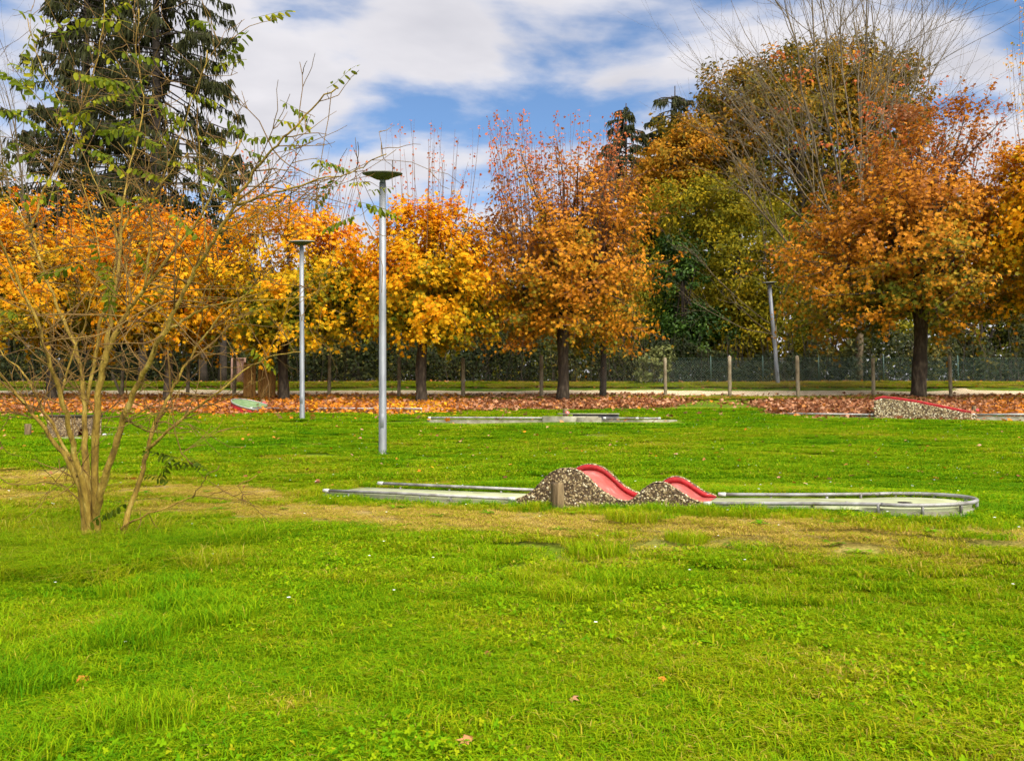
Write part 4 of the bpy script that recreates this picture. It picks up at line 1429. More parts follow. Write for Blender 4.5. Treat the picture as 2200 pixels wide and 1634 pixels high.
# ------------------------------------------------------------------ lane with the ramp on the right
d_ = dist_of(898)
b_ = G(1985, d_)
FX = Frame(G(1878, d_ + 0.5), 0.46)
z0r = float(zg(FX.o[0] + 1.0, d_ + 0.1)) + 0.045
FX.o[2] = z0r
ln3 = thing('minigolf_lane', b_, 'minigolf lane with a pebble dashed ramp topped in red', 'minigolf lane')
ua, ub = 0.0, u_at(FX, 2096)
UL, LR = u_at(FX, 1655), u_at(FX, 2250)
slab(mb := MB(), FX, [(UL, 0), (LR, 0), (LR, 0.9), (UL, 0.9)], -0.4, 0.012)
mb.build('base_slab', M['concrete'], ln3)
rail('rail', FX, [(UL, -0.02, 0.10), (UL * 0.5, -0.02, 0.08), (ua - 0.02, -0.02, 0.06)], 0.025, ln3)
rail('rail', FX, [(UL, 0.92, 0.09), (UL * 0.5, 0.92, 0.08), (ua - 0.02, 0.92, 0.06)], 0.025, ln3)
rail('rail', FX, [(ub - 0.1, -0.02, 0.05), (LR, -0.02, 0.05)], 0.025, ln3)
rail('rail', FX, [(ub - 0.1, 0.92, 0.06), (LR, 0.92, 0.065)], 0.025, ln3)
ru = np.linspace(ua, ub, 12)
rh = np.interp((ru - ua) / (ub - ua), [0, 0.06, 0.12, 0.45, 1.0], [0.44, 0.49, 0.50, 0.36, 0.045])


RH = rh.copy()


def ramp_wall(v0, v1, up_=0.0):
    rh = RH + up_
    k = len(ru)
    rings = [np.c_[ru, np.full(k, v0), np.full(k, -0.3)], np.c_[ru, np.full(k, v0), rh - 0.02], np.c_[ru, np.full(k, v0 + 0.02), rh], np.c_[ru, np.full(k, v1), rh], np.c_[ru, np.full(k, v1), np.full(k, -0.3)]]
    V = FX(np.concatenate(rings))
    kk = np.arange(k - 1)
    q = np.concatenate([np.stack([r * k + kk, r * k + kk + 1, (r + 1) * k + kk + 1, (r + 1) * k + kk], 1) for r in range(4)])
    return mk('ramp_wall', V, [q, np.array([[r * k for r in range(5)]]), np.array([[r * k + k - 1 for r in range(4, -1, -1)]])], M['mortar'], ln3)


w1 = ramp_wall(-0.10, 0.0)
ramp_wall(0.90, 1.0, 0.075)
slab(mb := MB(), FX, [(0.02, 0.002), (0.10, 0.002), (0.10, 0.898), (0.02, 0.898)], -0.3, 0.43)
mb.build('end_wall', M['mortar'], ln3)
np_ = 3400
u_ = rg_.uniform(ua, ub, np_)
z_ = rg_.uniform(-0.1, 0.5, np_)
ok = z_ < np.interp(u_, ru, rh) - 0.01
Pf = FX(np.c_[u_[ok], np.full(ok.sum(), -0.10), z_[ok]])
v, f, ti = pebbles(Pf, np.repeat([[-FX.s, -FX.c, 0]], len(Pf), 0), rg_, 0.014, 0.03)
mk('pebble_facing', v, f, M['pebble'], w1, attrs={'tint': ('FACE', np.clip(ti + 0.12, 0, 1))}, kind='stuff')
k = len(ru)
rt_ = rh - 0.035
kk = np.arange(k - 1)
V = FX(np.concatenate([np.c_[ru, np.full(k, 0.002), rt_], np.c_[ru, np.full(k, 0.898), rt_ + 0.07], np.c_[ru, np.full(k, 0.898), rt_ + 0.03], np.c_[ru, np.full(k, 0.002), rt_ - 0.04]]))
q = np.concatenate([np.stack([a_ * k + kk, b__ * k + kk, b__ * k + kk + 1, a_ * k + kk + 1], 1) for a_, b__ in ((0, 1), (1, 2), (2, 3), (3, 0))])
mk('red_track', V, q, M['red'], ln3)
V = FX(np.concatenate([np.c_[ru, np.full(k, 0.889), rt_ + 0.072], np.c_[ru, np.full(k, 0.889), rh + 0.095], np.c_[ru, np.full(k, 0.899), rh + 0.097], np.c_[ru, np.full(k, 0.899), rt_ + 0.07]]))
q = np.concatenate([np.stack([a_ * k + kk, a_ * k + kk + 1, b__ * k + kk + 1, b__ * k + kk], 1) for a_, b__ in ((0, 1), (1, 2), (2, 3), (3, 0))])
mk('red_lip', V, q, M['redlip'], ln3)

# ------------------------------------------------------------------ lane with the tilted green disc on the left
d_ = dist_of(885)
kx = d_ / F
b_ = G(525, d_)
ln4 = thing('minigolf_lane', b_, 'minigolf lane ending in a tilted round green disc with red side', 'minigolf lane')
FL = Frame(G(560, d_ - 0.1), -0.005)
FL.o[2] += 0.07
LF = (905 - 560) * kx
slab(mb := MB(), FL, [(0, 0), (LF, 0), (LF, 0.85), (0, 0.85)], -0.3, 0.012)
mb.build('base_slab', M['concrete'], ln4)
rail('rail', FL, [(-0.3, -0.02, 0.06), (LF * 0.5, -0.02, 0.05), (LF, -0.02, 0.045)], 0.024, ln4)
rail('rail', FL, [(0, 0.87, 0.06), (LF * 0.5, 0.87, 0.06), (LF, 0.87, 0.05)], 0.024, ln4)
dc = np.array([FL.o[0] - 0.42, FL.o[1] + 0.45, FL.o[2] + 0.16])
tilt = unit(np.array([0.27, -0.16, 1.0]))
mb = MB()
rd = 0.60
qn = Vector((0, 0, 1)).rotation_difference(Vector(tilt))
Mq = np.array(qn.to_matrix())
an = np.arange(40) / 40 * 2 * np.pi
rim = dc + np.stack([rd * np.cos(an), rd * np.sin(an), 0 * an], 1) @ Mq.T
low = rim.copy()
low[:, 2] = FL.o[2] - 0.25
kk = np.arange(40)
mk('disc_side', np.vstack([low, rim - tilt * 0.025]), [np.stack([kk, (kk + 1) % 40, 40 + (kk + 1) % 40, 40 + kk], 1)], M['redlip'], ln4)
MB().lathe([(0.60, -0.024), (0.60, 0.0), (0.56, 0.004), (0.3, -0.01), (0.05, -0.016)], dc, 40, axis=tilt).build('disc_top', M['disc'], ln4)
MB().tube(np.vstack([rim, rim[:1]]) + tilt * 0.012, 0.017, 8).build('disc_rim', M['rail'], ln4, smooth=True)

# ------------------------------------------------------------------ tunnel block behind the shrub
d_ = dist_of(942)
kx = d_ / F
TT = -0.55
FT = Frame(G(103, d_), TT)
tn = thing('minigolf_tunnel', FT.o, 'pebble dashed tunnel block with a red hole behind the shrub stems', 'minigolf obstacle')
WB, HB = 97 * kx * 1.06, 0.40
hole_c, hole_r = (168 - 103) * kx * 1.05, 0.085
# front face with an arched opening
na = 13
ar = np.linspace(0, math.pi, na)
op = np.c_[hole_c + hole_r * np.cos(ar), 0.10 + hole_r * np.sin(ar)]
op = np.vstack([[hole_c + hole_r, 0.02], op, [hole_c - hole_r, 0.02]])
outl = np.array([[WB, 0.02]] + [[WB, 0.10 + (HB - 0.10) * t_] for t_ in np.linspace(0, 1, 6)[1:]] + [[WB * (1 - t_), HB] for t_ in np.linspace(0, 1, 5)[1:-1]] + [[0, HB - (HB - 0.10) * t_] for t_ in np.linspace(0, 1, 6)[:-1]] + [[0, 0.02]])
n_o = len(op)
outl = outl[:n_o] if len(outl) >= n_o else np.vstack([outl, np.repeat(outl[-1:], n_o - len(outl), 0)])
fv = FT(np.vstack([np.c_[op[:, 0], np.zeros(n_o), op[:, 1]], np.c_[outl[:, 0], np.zeros(n_o), outl[:, 1]], np.c_[op[:, 0], np.full(n_o, 0.35), op[:, 1]]]))
kk = np.arange(n_o - 1)
mk('front_wall', fv, [np.stack([kk, kk + 1, n_o + kk + 1, n_o + kk], 1)], M['mortar'], tn)
mk('tunnel_lining', FT(np.vstack([np.c_[op[:, 0], np.full(n_o, -0.012), op[:, 1]], np.c_[op[:, 0] * 0 + hole_c + (op[:, 0] - hole_c) * 0.98, np.full(n_o, 0.35), op[:, 1]]])), [np.stack([kk, kk + 1, n_o + kk + 1, n_o + kk], 1), np.arange(n_o, 2 * n_o)[None]], M['redlip'], tn)
mb = MB()
for (c0, sz_) in (((0.03, 0.45, HB / 2 - 0.05), (0.06, 0.88, HB + 0.1)), ((WB - 0.03, 0.45, HB / 2 - 0.05), (0.06, 0.88, HB + 0.1)), ((WB / 2, 0.87, HB / 2 - 0.05), (WB - 0.124, 0.05, HB + 0.1))):
    mb.box(FT(c0), sz_, -TT, 0.008)
mb.build('side_wall', M['mortar'], tn)
MB().box(FT((WB / 2, 0.44, HB + 0.027)), (WB + 0.04, 0.94, 0.05), -TT, 0.012).build('top_slab', M['darkbark'], tn)
u_ = rg_.uniform(0.01, WB - 0.01, 1600)
z_ = rg_.uniform(0.0, HB - 0.01, 1600)
ok = ~((np.abs(u_ - hole_c) < hole_r + 0.012) & (z_ < 0.10 + hole_r + 0.012))
Pf = FT(np.c_[u_[ok], np.full(ok.sum(), -0.001), z_[ok]])
v, f, ti = pebbles(Pf, np.repeat([[-FT.s, -FT.c, 0]], len(Pf), 0), rg_, 0.012, 0.024)
mk('pebble_facing', v, f, M['pebble'], tn, attrs={'tint': ('FACE', np.clip(ti * 0.75 - 0.02, 0, 1))}, kind='stuff')
slab(mb := MB(), FT, [(0.25, -0.6), (WB - 0.05, -0.6), (WB - 0.05, -0.03), (0.25, -0.03)], -0.2, 0.012)
mb.build('base_slab', M['concrete'], tn)
rail('rail', FT, [(WB + 0.03, -0.04, 0.05), (WB + 0.2, -0.10, 0.05), (WB + 0.42, -0.2, 0.045)], 0.022, tn)
d_ = dist_of(935)
b_ = G(62, d_)
o = MB().box(b_ + [0, 0, 0.06], (0.11, 0.10, 0.36), 0.4, 0.012).build('wooden_stub', M['wood'])
tag(o, 'small grey wooden stub standing left of the pebble dashed tunnel block', 'post')

# ------------------------------------------------------------------ brown timber box and pale plank screen
d_ = 29.7
b_ = G(553, d_)
bx_ = thing('timber_box', b_, 'brown timber box beside the trunk of the golden maple', 'timber box')
kx = d_ / F
for i in range(4):
    w_ = 27 * kx / 4
    MB().box(b_ + [(-30 + 3.4 + i * 6.8) * kx, -0.05 - 0.03 * i * 0.2, 0.70 - 0.02 * i], (w_ * 0.97, 0.04, 1.5 - 0.05 * i), 0.0, 0.006).build('board', M['brownpanel'], bx_)
for i in range(5):
    w_ = 36 * kx / 5
    MB().box(b_ + [(0.5 + (i + 0.5) * 7.2) * kx, 0.0 + 0.03 * (i + 0.5), 0.58 - 0.015 * i], (w_ * 1.0, 0.04, 1.28 - 0.03 * i), 0.225, 0.006).build('board', M['brownpanel'], bx_)
MB().box(b_ + [-29 * kx, 0.4, 0.6], (0.04, 0.8, 1.4), 0, 0.006).build('side_panel', M['brownpanel'], bx_)
MB().box(b_ + [36 * kx, 0.85, 0.5], (0.04, 0.8, 1.2), 0, 0.006).build('side_panel', M['brownpanel'], bx_)
d_ = 33.9
b_ = G(512, d_)
ps = thing('plank_screen', b_, 'pale pinkish plank screen left of the brown timber box', 'screen')
kx = d_ / F
MB().box(b_ + [-15 * kx, 0, 0.65], (0.07, 0.07, 1.5), 0, 0.008).build('post', M['pinkplank'], ps)
MB().box(b_ + [13 * kx, 0, 0.65], (0.07, 0.07, 1.5), 0, 0.008).build('post', M['pinkplank'], ps)
for i in range(5):
    MB().box(b_ + [(-6 + i * 3.6) * kx, 0.06, 0.85], (3.3 * kx, 0.025, 1.0 + 0.03 * math.sin(i * 2)), 0, 0.004).build('plank', M['pinkplank'], ps)
MB().box(b_ + [-1 * kx, 0.02, 1.37], (30 * kx, 0.05, 0.05), 0, 0.006).build('top_bar', M['pinkplank'], ps)
d_ = 30.6
b_ = G(262, d_)
o = MB().tube([b_ + [-0.45, 0, 1.0], b_ + [0.02, 0, -0.05]], 0.05, 8).build('leaning_prop', M['postwood'])
tag(o, 'leaning wooden prop by the fence behind the shrub', 'prop')

# ================================================================== leaf litter
rg_ = np.random.default_rng(101)


def litter_field(n_):
    px_ = rg_.uniform(-120, 2320, n_)
    py_ = 848 + rg_.random(n_) * 60
    return px_, py_


px_, py_ = litter_field(150000)
near = np.clip(fbm(px_, px_ * 0 + 5, 60, 8), -1, 1) * 3 + np.interp(px_, [-150, 0, 200, 500, 820, 960, 1100, 1300, 1450, 1500, 1600, 1660, 1880, 2000, 2300], [892, 890, 888, 888, 888, 888, 882, 880, 874, 866, 868, 888, 893, 896, 900]) + 3 * vnoise(px_, px_ * 0, 23, 3)
far = np.interp(px_, [-150, 500, 1000, 1400, 1460, 1530, 1600, 1700, 1800, 2300], [853, 853, 852, 851, 858, 863, 866, 860, 856, 851]) + 1.5 * vnoise(px_, px_ * 0, 17, 6)
dens = np.clip((near - py_) / 4 + 0.5, 0, 1) * np.clip((py_ - far) / 2 + 0.5, 0, 1)
gap = 1 - 0.93 * np.exp(-((px_ - 1540) / 45) ** 2) - 0.5 * np.exp(-((px_ - 1610) / 35) ** 2)
dens = dens * np.clip(gap, 0, 1)
sp = 0.09 * np.exp(-np.clip(py_ - near, 0, 99) / 5) + 0.006
keep = rg_.random(len(px_)) < np.maximum(dens * 0.85, sp)
px_, py_ = px_[keep], py_[keep]
d_ = np.where(py_ > 862, dist_of(py_), 29.1 + (862 - py_) * 0.2)
x_ = (px_ - PW / 2) / F * d_
# leave the lanes clear enough
pt = np.stack([x_, d_, zg(x_, d_) + rg_.uniform(0.01, 0.09, len(x_)) * np.clip(dens[keep] + 0.2, 0, 1)], 1)
base_t = np.interp(px_, [-150, 60, 300, 560, 800, 870, 960, 1010, 1100, 1450, 1700, 1900, 2050, 2200, 2330], [0.74, 0.68, 0.66, 0.68, 0.72, 0.88, 0.82, 0.48, 0.40, 0.42, 0.36, 0.33, 0.42, 0.70, 0.8])
tint = np.clip(base_t + rg_.normal(0, 0.13, len(px_)), 0, 1)
dark_ = rg_.random(len(px_)) < 0.36
tint[dark_] *= 0.4
out_ = unit(np.c_[rg_.normal(0, 0.35, (len(px_), 2)), np.ones(len(px_))])
v, f, kf = leaves(pt, out_, rg_.uniform(0.08, 0.18, len(px_)), MAPLE, rg_, up=0.6, rnd=1.1, droop=0.0)
o = mk('leaf_litter', v, f, MAT_LITTER, attrs={'tint': ('FACE', np.repeat(tint, kf))}, kind='stuff')
o['label'] = 'carpet of fallen orange and brown leaves under the maples'
o['category'] = 'fallen leaves'
# thin scatter beyond the path and over the lawn
nf = 15000
px_ = rg_.uniform(-100, 2300, nf)
d_ = np.where(rg_.random(nf) < 0.62, rg_.uniform(34.0, 36.8, nf), rg_.uniform(9, 23, nf))
far_ = d_ > 30
keep = far_ | (rg_.random(nf) < 0.07)
keep &= ~far_ | (rg_.random(nf) < np.clip(0.55 + 0.6 * vnoise(px_, d_ * 40, 120, 7), 0.1, 1))
px_, d_ = px_[keep], d_[keep]
x_ = (px_ - PW / 2) / F * d_
pt = np.stack([x_, d_, zg(x_, d_) + 0.05], 1)
out_ = unit(np.c_[rg_.normal(0, 0.3, (len(px_), 2)), np.ones(len(px_))])
v, f, kf = leaves(pt, out_, np.where(d_ > 30, rg_.uniform(0.08, 0.16, len(px_)), rg_.uniform(0.05, 0.09, len(px_))), MAPLE, rg_, up=0.6, droop=0.0)
o = mk('scattered_leaves', v, f, MAT_LITTER, attrs={'tint': ('FACE', np.repeat(np.clip(rg_.normal(0.45, 0.18, len(px_)), 0, 1), kf))}, kind='stuff')
o['label'] = 'loose brown leaves scattered over the grass and beyond the path'
o['category'] = 'fallen leaves'

# ================================================================== grass
def blade_clump(name, n_, h0, h1, spread, width, lean, rg, mat):
    V, Fq = [], []
    nb = 0
    for i in range(n_):
        r_ = spread * math.sqrt(rg.random())
        a_ = rg.uniform(0, 2 * np.pi)
        b_ = np.array([r_ * math.cos(a_), r_ * math.sin(a_), 0])
        h_ = rg.uniform(h0, h1)
        dr = rg.normal(0, 1, 2)
        dr /= np.linalg.norm(dr)
        ln_ = lean * rg.uniform(0.2, 1.3) * h_
        sd = np.array([-dr[1], dr[0], 0]) * width * rg.uniform(0.7, 1.3) * 0.5
        dv = np.array([dr[0], dr[1], 0])
        p0, p1, p2 = b_, b_ + dv * ln_ * 0.35 + [0, 0, h_ * 0.6], b_ + dv * ln_ + [0, 0, h_ * (1.0 - 0.25 * min(lean, 1.5))]
        V += [p0 - sd, p0 + sd, p1 + sd * 0.85, p1 - sd * 0.85, p2]
        Fq.append([[nb, nb + 1, nb + 2], [nb, nb + 2, nb + 3], [nb + 3, nb + 2, nb + 4]])
        nb += 5
    me = bpy.data.meshes.new(name)
    me.from_pydata([tuple(x) for x in V], [], [t for q in Fq for t in q])
    me.materials.append(mat)
    return me


def clover_clump(name, n_, spread, size0, rg, mat):
    V, Fq, nb = [], [], 0
    for i in range(n_):
        r_ = spread * math.sqrt(rg.random())
        a_ = rg.uniform(0, 2 * np.pi)
        c = np.array([r_ * math.cos(a_), r_ * math.sin(a_), rg.uniform(0.015, 0.05)])
        size = size0 * rg.uniform(0.6, 1.25)
        tl = rg.normal(0, 0.45, 2)
        for k in range(3):
            an0 = a_ + k * 2.094
            ring_ = []
            for q in range(6):
                t_ = q / 6 * 2 * np.pi
                lx, ly = size * (0.5 + 0.5 * math.cos(t_)), size * 0.42 * math.sin(t_)
                x_, y_ = lx * math.cos(an0) - ly * math.sin(an0), lx * math.sin(an0) + ly * math.cos(an0)
                ring_.append(c + [x_, y_, x_ * tl[0] + y_ * tl[1] + 0.25 * abs(ly)])
            V += ring_
            Fq += [[nb, nb + 1, nb + 2], [nb, nb + 2, nb + 3], [nb, nb + 3, nb + 4], [nb, nb + 4, nb + 5]]
            nb += 6
    me = bpy.data.meshes.new(name)
    me.from_pydata([tuple(x) for x in V], [], Fq)
    me.materials.append(mat)
    return me


def rosette(name, n_, size, rg, mat):
    V, Fq, nb = [], [], 0
    for i in range(n_):
        a_ = i / n_ * 2 * np.pi + rg.normal(0, 0.2)
        L = size * rg.uniform(0.7, 1.2)
        w = L * 0.16
        dv = np.array([math.cos(a_), math.sin(a_), 0])
        sd = np.array([-dv[1], dv[0], 0])
        up_ = rg.uniform(0.2, 0.6)
        pts = [np.zeros(3), dv * L * 0.35 + [0, 0, L * 0.3 * up_], dv * L * 0.7 + [0, 0, L * 0.4 * up_], dv * L + [0, 0, L * 0.25 * up_]]
        V += [pts[0], pts[1] + sd * w * 0.6, pts[1] - sd * w * 0.6, pts[2] + sd * w, pts[2] - sd * w, pts[3]]
        Fq += [[nb, nb + 2, nb + 1], [nb + 1, nb + 2, nb + 4], [nb + 1, nb + 4, nb + 3], [nb + 3, nb + 4, nb + 5]]
        nb += 6
    me = bpy.data.meshes.new(name)
    me.from_pydata([tuple(x) for x in V], [], Fq)
    me.materials.append(mat)
    return me


protos = bpy.data.collections.new('grass_clumps')
rgc = np.random.default_rng(111)
plist, KIND = [], {}


def proto(key, n_, fn):
    KIND[key] = (len(plist), len(plist) + n_)
    for i in range(n_):
        me = fn()
        nf_ = len(me.polygons)
        per_ = 3 if key[0] != 'c' else 12
        co = np.array([me.vertices[p_.vertices[0]].co[:2] for p_ in me.polygons])
        rb_ = rgc.normal(0, 0.13, nf_ // per_ + 1)
        rb_ = np.where(rgc.random(len(rb_)) < 0.03, 0.38, rb_)
        bt_ = np.repeat(rb_, per_)[:nf_] + 0.09 * vnoise(co[:, 0], co[:, 1], 0.07, len(plist))
        at_ = me.attributes.new('blade', 'FLOAT', 'FACE')
        at_.data.foreach_set('value', bt_.astype(np.float32))
        plist.append(me)


# small clumps for tight places, then patches about 0.4 m across
proto('mown_s', 3, lambda: blade_clump('mown_s', 30, 0.030, 0.075, 0.055, 0.0042, 0.9, rgc, MAT_GRASS))
proto('tuft_s', 2, lambda: blade_clump('tuft_s', 34, 0.06, 0.12, 0.06, 0.0042, 0.8, rgc, MAT_GRASS))
proto('clover_s', 2, lambda: clover_clump('clover_s', 10, 0.07, 0.013, rgc, MAT_GRASS))
proto('rosette', 2, lambda: rosette('rosette', 9, 0.085, rgc, MAT_GRASS))
proto('mown', 5, lambda: blade_clump('mown', 820, 0.016, 0.066, 0.21, 0.0048, 1.25, rgc, MAT_GRASS))
proto('tuft', 4, lambda: blade_clump('tuft', 900, 0.05, 0.125, 0.19, 0.0042, 0.8, rgc, MAT_GRASS))
proto('lodged', 3, lambda: blade_clump('lodged', 420, 0.12, 0.26, 0.22, 0.0035, 1.9, rgc, MAT_GRASS))
proto('clover', 5, lambda: clover_clump('clover', 150, 0.21, 0.0105, rgc, MAT_GRASS))
proto('stubble', 4, lambda: blade_clump('stubble', 650, 0.006, 0.028, 0.21, 0.0036, 2.2, rgc, MAT_GRASS))
for i, me in enumerate(plist):
    o = bpy.data.objects.new('clump_%02d' % i, me)
    protos.objects.link(o)


def pick(key, n_):
    return rg_.integers(KIND[key][0], KIND[key][1], n_)


def scatter(name, pts, kind_, rot, scl, tint, label, cat):
    me = bpy.data.meshes.new(name)
    me.vertices.add(len(pts))
    me.vertices.foreach_set('co', np.asarray(pts, np.float32).ravel())
    a = me.attributes.new('kind_index', 'INT', 'POINT')
    a.data.foreach_set('value', np.asarray(kind_, np.int32))
    a = me.attributes.new('turn', 'FLOAT_VECTOR', 'POINT')
    a.data.foreach_set('vector', np.asarray(rot, np.float32).ravel())
    a = me.attributes.new('size', 'FLOAT_VECTOR', 'POINT')
    a.data.foreach_set('vector', np.asarray(scl, np.float32).ravel())
    a = me.attributes.new('tint', 'FLOAT', 'POINT')
    a.data.foreach_set('value', np.asarray(tint, np.float32))
    me.materials.append(MAT_GRASS)
    o = bpy.data.objects.new(name, me)
    sc.collection.objects.link(o)
    ng = bpy.data.node_groups.new(name + '_nodes', 'GeometryNodeTree')
    ng.interface.new_socket('Geometry', in_out='INPUT', socket_type='NodeSocketGeometry')
    ng.interface.new_socket('Geometry', in_out='OUTPUT', socket_type='NodeSocketGeometry')
    N = ng.nodes
    gi, go = N.new('NodeGroupInput'), N.new('NodeGroupOutput')
    ci = N.new('GeometryNodeCollectionInfo')
    ci.inputs['Collection'].default_value = protos
    ci.inputs['Separate Children'].default_value = True
    ci.inputs['Reset Children'].default_value = True
    ip = N.new('GeometryNodeInstanceOnPoints')
    ip.inputs['Pick Instance'].default_value = True

    def attr(nm, typ):
        x = N.new('GeometryNodeInputNamedAttribute')
        x.data_type = typ
        x.inputs['Name'].default_value = nm
        return x.outputs['Attribute']
    ng.links.new(gi.outputs[0], ip.inputs['Points'])
    ng.links.new(ci.outputs[0], ip.inputs['Instance'])
    ng.links.new(attr('kind_index', 'INT'), ip.inputs['Instance Index'])
    er = N.new('FunctionNodeEulerToRotation')
    ng.links.new(attr('turn', 'FLOAT_VECTOR'), er.inputs[0])
    ng.links.new(er.outputs[0], ip.inputs['Rotation'])
    ng.links.new(attr('size', 'FLOAT_VECTOR'), ip.inputs['Scale'])
    ng.links.new(ip.outputs[0], go.inputs[0])
    md = o.modifiers.new('grass', 'NODES')
    md.node_group = ng
    o['kind'] = 'stuff'
    o['label'] = label
    o['category'] = cat
    return o


rg_ = np.random.default_rng(121)


def wedge(n_, y0, y1, margin=1.16):
    y = np.sqrt(rg_.uniform(y0 ** 2, y1 ** 2, n_))
    x = rg_.uniform(-1, 1, n_) * (y * (PW / 2 / F) * margin + 0.5)
    return x, y


def in_lane(x, y):
    """inside the hump lane footprint"""
    dx, dy = x - ORG[0], y - ORG[1]
    u = dx * math.cos(TH) - dy * math.sin(TH)
    v_ = dx * math.sin(TH) + dy * math.cos(TH)
    return ((u > -0.05) & (u < UCC) & (v_ > -0.09) & (v_ < LW + 0.09)) | (np.hypot(u - UCC, v_ - LW / 2) < RC + 0.05)


SHB = G(205, dist_of(1165))
CLEAR = [(FM, -0.1, 6.4, -0.35, 0.95), (FX, UL, LR, -0.35, 1.0), (FL, -1.2, LF, -0.4, 0.95), (FT, 0.0, WB, -0.45, 0.95)]


def lane_dist(x, y):
    """rough distance to the nearest lane footprint"""
    best = np.full(len(x), 9.0)
    for (fr_, u0, u1, v0, v1) in CLEAR:
        dx, dy = x - fr_.o[0], y - fr_.o[1]
        uu, vv = dx * fr_.c - dy * fr_.s, dx * fr_.s + dy * fr_.c
        q = np.hypot(np.clip(np.maximum(u0 - uu, uu - u1), 0, None), np.clip(np.maximum(v0 - vv, vv - v1), 0, None))
        best = np.minimum(best, q)
    return best


def grass_zone(n_, y0, y1, smul, small=False):
    x, y = wedge(n_, y0, y1)
    ld = lane_dist(x, y)
    lim = 0.21 * smul
    keep = (ld > lim) if not small else ((ld > 0.02) & (ld <= lim + 0.1))
    x, y = x[keep], y[keep]
    w = worn(x, y)
    m_ = len(x)
    sf = '_s' if small else ''
    patch = fbm(x, y, 1.1, 21)            # tall tuft patches
    cl = fbm(x, y, 0.9, 31)               # clover patches
    kind_ = pick('mown' + sf, m_)
    tall_ = (patch > 0.30) & (rg_.random(m_) < 0.6) & (y < 9)
    kind_[tall_] = pick('tuft' + sf, tall_.sum())
    clv = (cl > 0.10) & (rg_.random(m_) < 0.4) & (y < 8.5) & (w < 0.5)
    kind_[clv] = pick('clover' + sf, clv.sum())
    wn_ = rg_.random(m_) < w * 1.25
    if small:
        wn_ = wn_ & False
    kind_[wn_] = pick('stubble', wn_.sum())
    ds = np.hypot((x - SHB[0]) / 1.5, (y - SHB[1] + 0.35) / 0.8)
    lg = (ds < 1.0) & (rg_.random(m_) < 0.55 * (1.2 - ds)) & (not small)
    kind_[lg] = pick('lodged', lg.sum())
    s = (smul if not small else 0.9 + 0.2 * (smul > 1.2)) * rg_.uniform(0.8, 1.25, m_)
    yl = fbm(x, y, 2.2, 41)
    tint = GT + 0.30 * yl + rg_.normal(0, 0.07, m_) - 0.20 * np.clip(patch, 0, 1) + 0.14 * fbm(x, y, 0.45, 47)
    tint = np.where(clv, tint * 0.5 + 0.20, tint)
    tint = np.where(wn_, 0.72 + 0.26 * w + rg_.normal(0, 0.07, m_), tint + 0.25 * w)
    tint = np.where(lg, tint + 0.15, tint)
    tint = tint - 0.06 * np.clip((y - 8.5) / 3, 0, 1)
    rot = np.c_[rg_.normal(0, 0.03, m_), rg_.normal(0.0, 0.03, m_), rg_.uniform(0, 6.28, m_)]
    zs = np.interp(y, [3, 6, 12, 25], [1.0, 0.85, 0.55, 0.36])
    if small:
        zs = np.clip(zs * 1.3, 0, 1)
    return np.stack([x, y, zg(x, y) - 0.003], 1), kind_, rot, np.stack([s, s, s * rg_.uniform(0.8, 1.15, m_) * zs], 1), np.clip(tint, 0, 1)


GT = 0.525
CLEAR.append((FR, -0.05, UCC - 0.2, -0.10, LW + 0.10))
CLEAR.append((FR, UCC - RC * 0.8, UCC + RC * 0.85, LW / 2 - RC * 1.02, LW / 2 + RC * 1.02))
Z = [grass_zone(1500, 2.4, 5.5, 1.0), grass_zone(2400, 5.5, 10.0, 1.1), grass_zone(2900, 10.0, 17.0, 1.6), grass_zone(2300, 17.0, 24.0, 2.2),
     grass_zone(26000, 5.5, 10.0, 1.1, True), grass_zone(16000, 14.0, 24.0, 2.2, True)]
n_ = 260
x, y = wedge(n_, 2.6, 9.0)
ld = lane_dist(x, y)
x, y = x[ld > 0.1], y[ld > 0.1]
n_ = len(x)
s = rg_.uniform(0.6, 1.25, n_)
Z.append((np.stack([x, y, zg(x, y) + 0.012], 1), pick('rosette', n_), np.c_[np.zeros((n_, 2)), rg_.uniform(0, 6.28, n_)], np.stack([s, s, s], 1), rg_.uniform(0.1, 0.45, n_)))
scatter('grass', np.vstack([z[0] for z in Z]), np.concatenate([z[1] for z in Z]), np.vstack([z[2] for z in Z]), np.vstack([z[3] for z in Z]), np.concatenate([z[4] for z in Z]), 'short bright green lawn grass with clover and worn patches', 'grass')
# verge grass beside the path
nv = 2200
x_ = rg_.uniform(-26, 26, nv)
y_ = np.where(rg_.random(nv) < 0.35, rg_.uniform(29.6, 31.0, nv), rg_.uniform(34.5, 37.5, nv))
s_ = rg_.uniform(1.8, 2.8, nv)
scatter('verge_grass', np.stack([x_, y_, zg(x_, y_)], 1), pick('mown', nv), np.c_[np.zeros((nv, 2)), rg_.uniform(0, 6.28, nv)], np.stack([s_ * 1.3, s_ * 1.3, s_ * 0.5], 1), np.clip(0.72 + 0.25 * fbm(x_, y_, 3, 51) + rg_.normal(0, .1, nv), 0, 1), 'grass verge along both sides of the gravel path', 'grass')
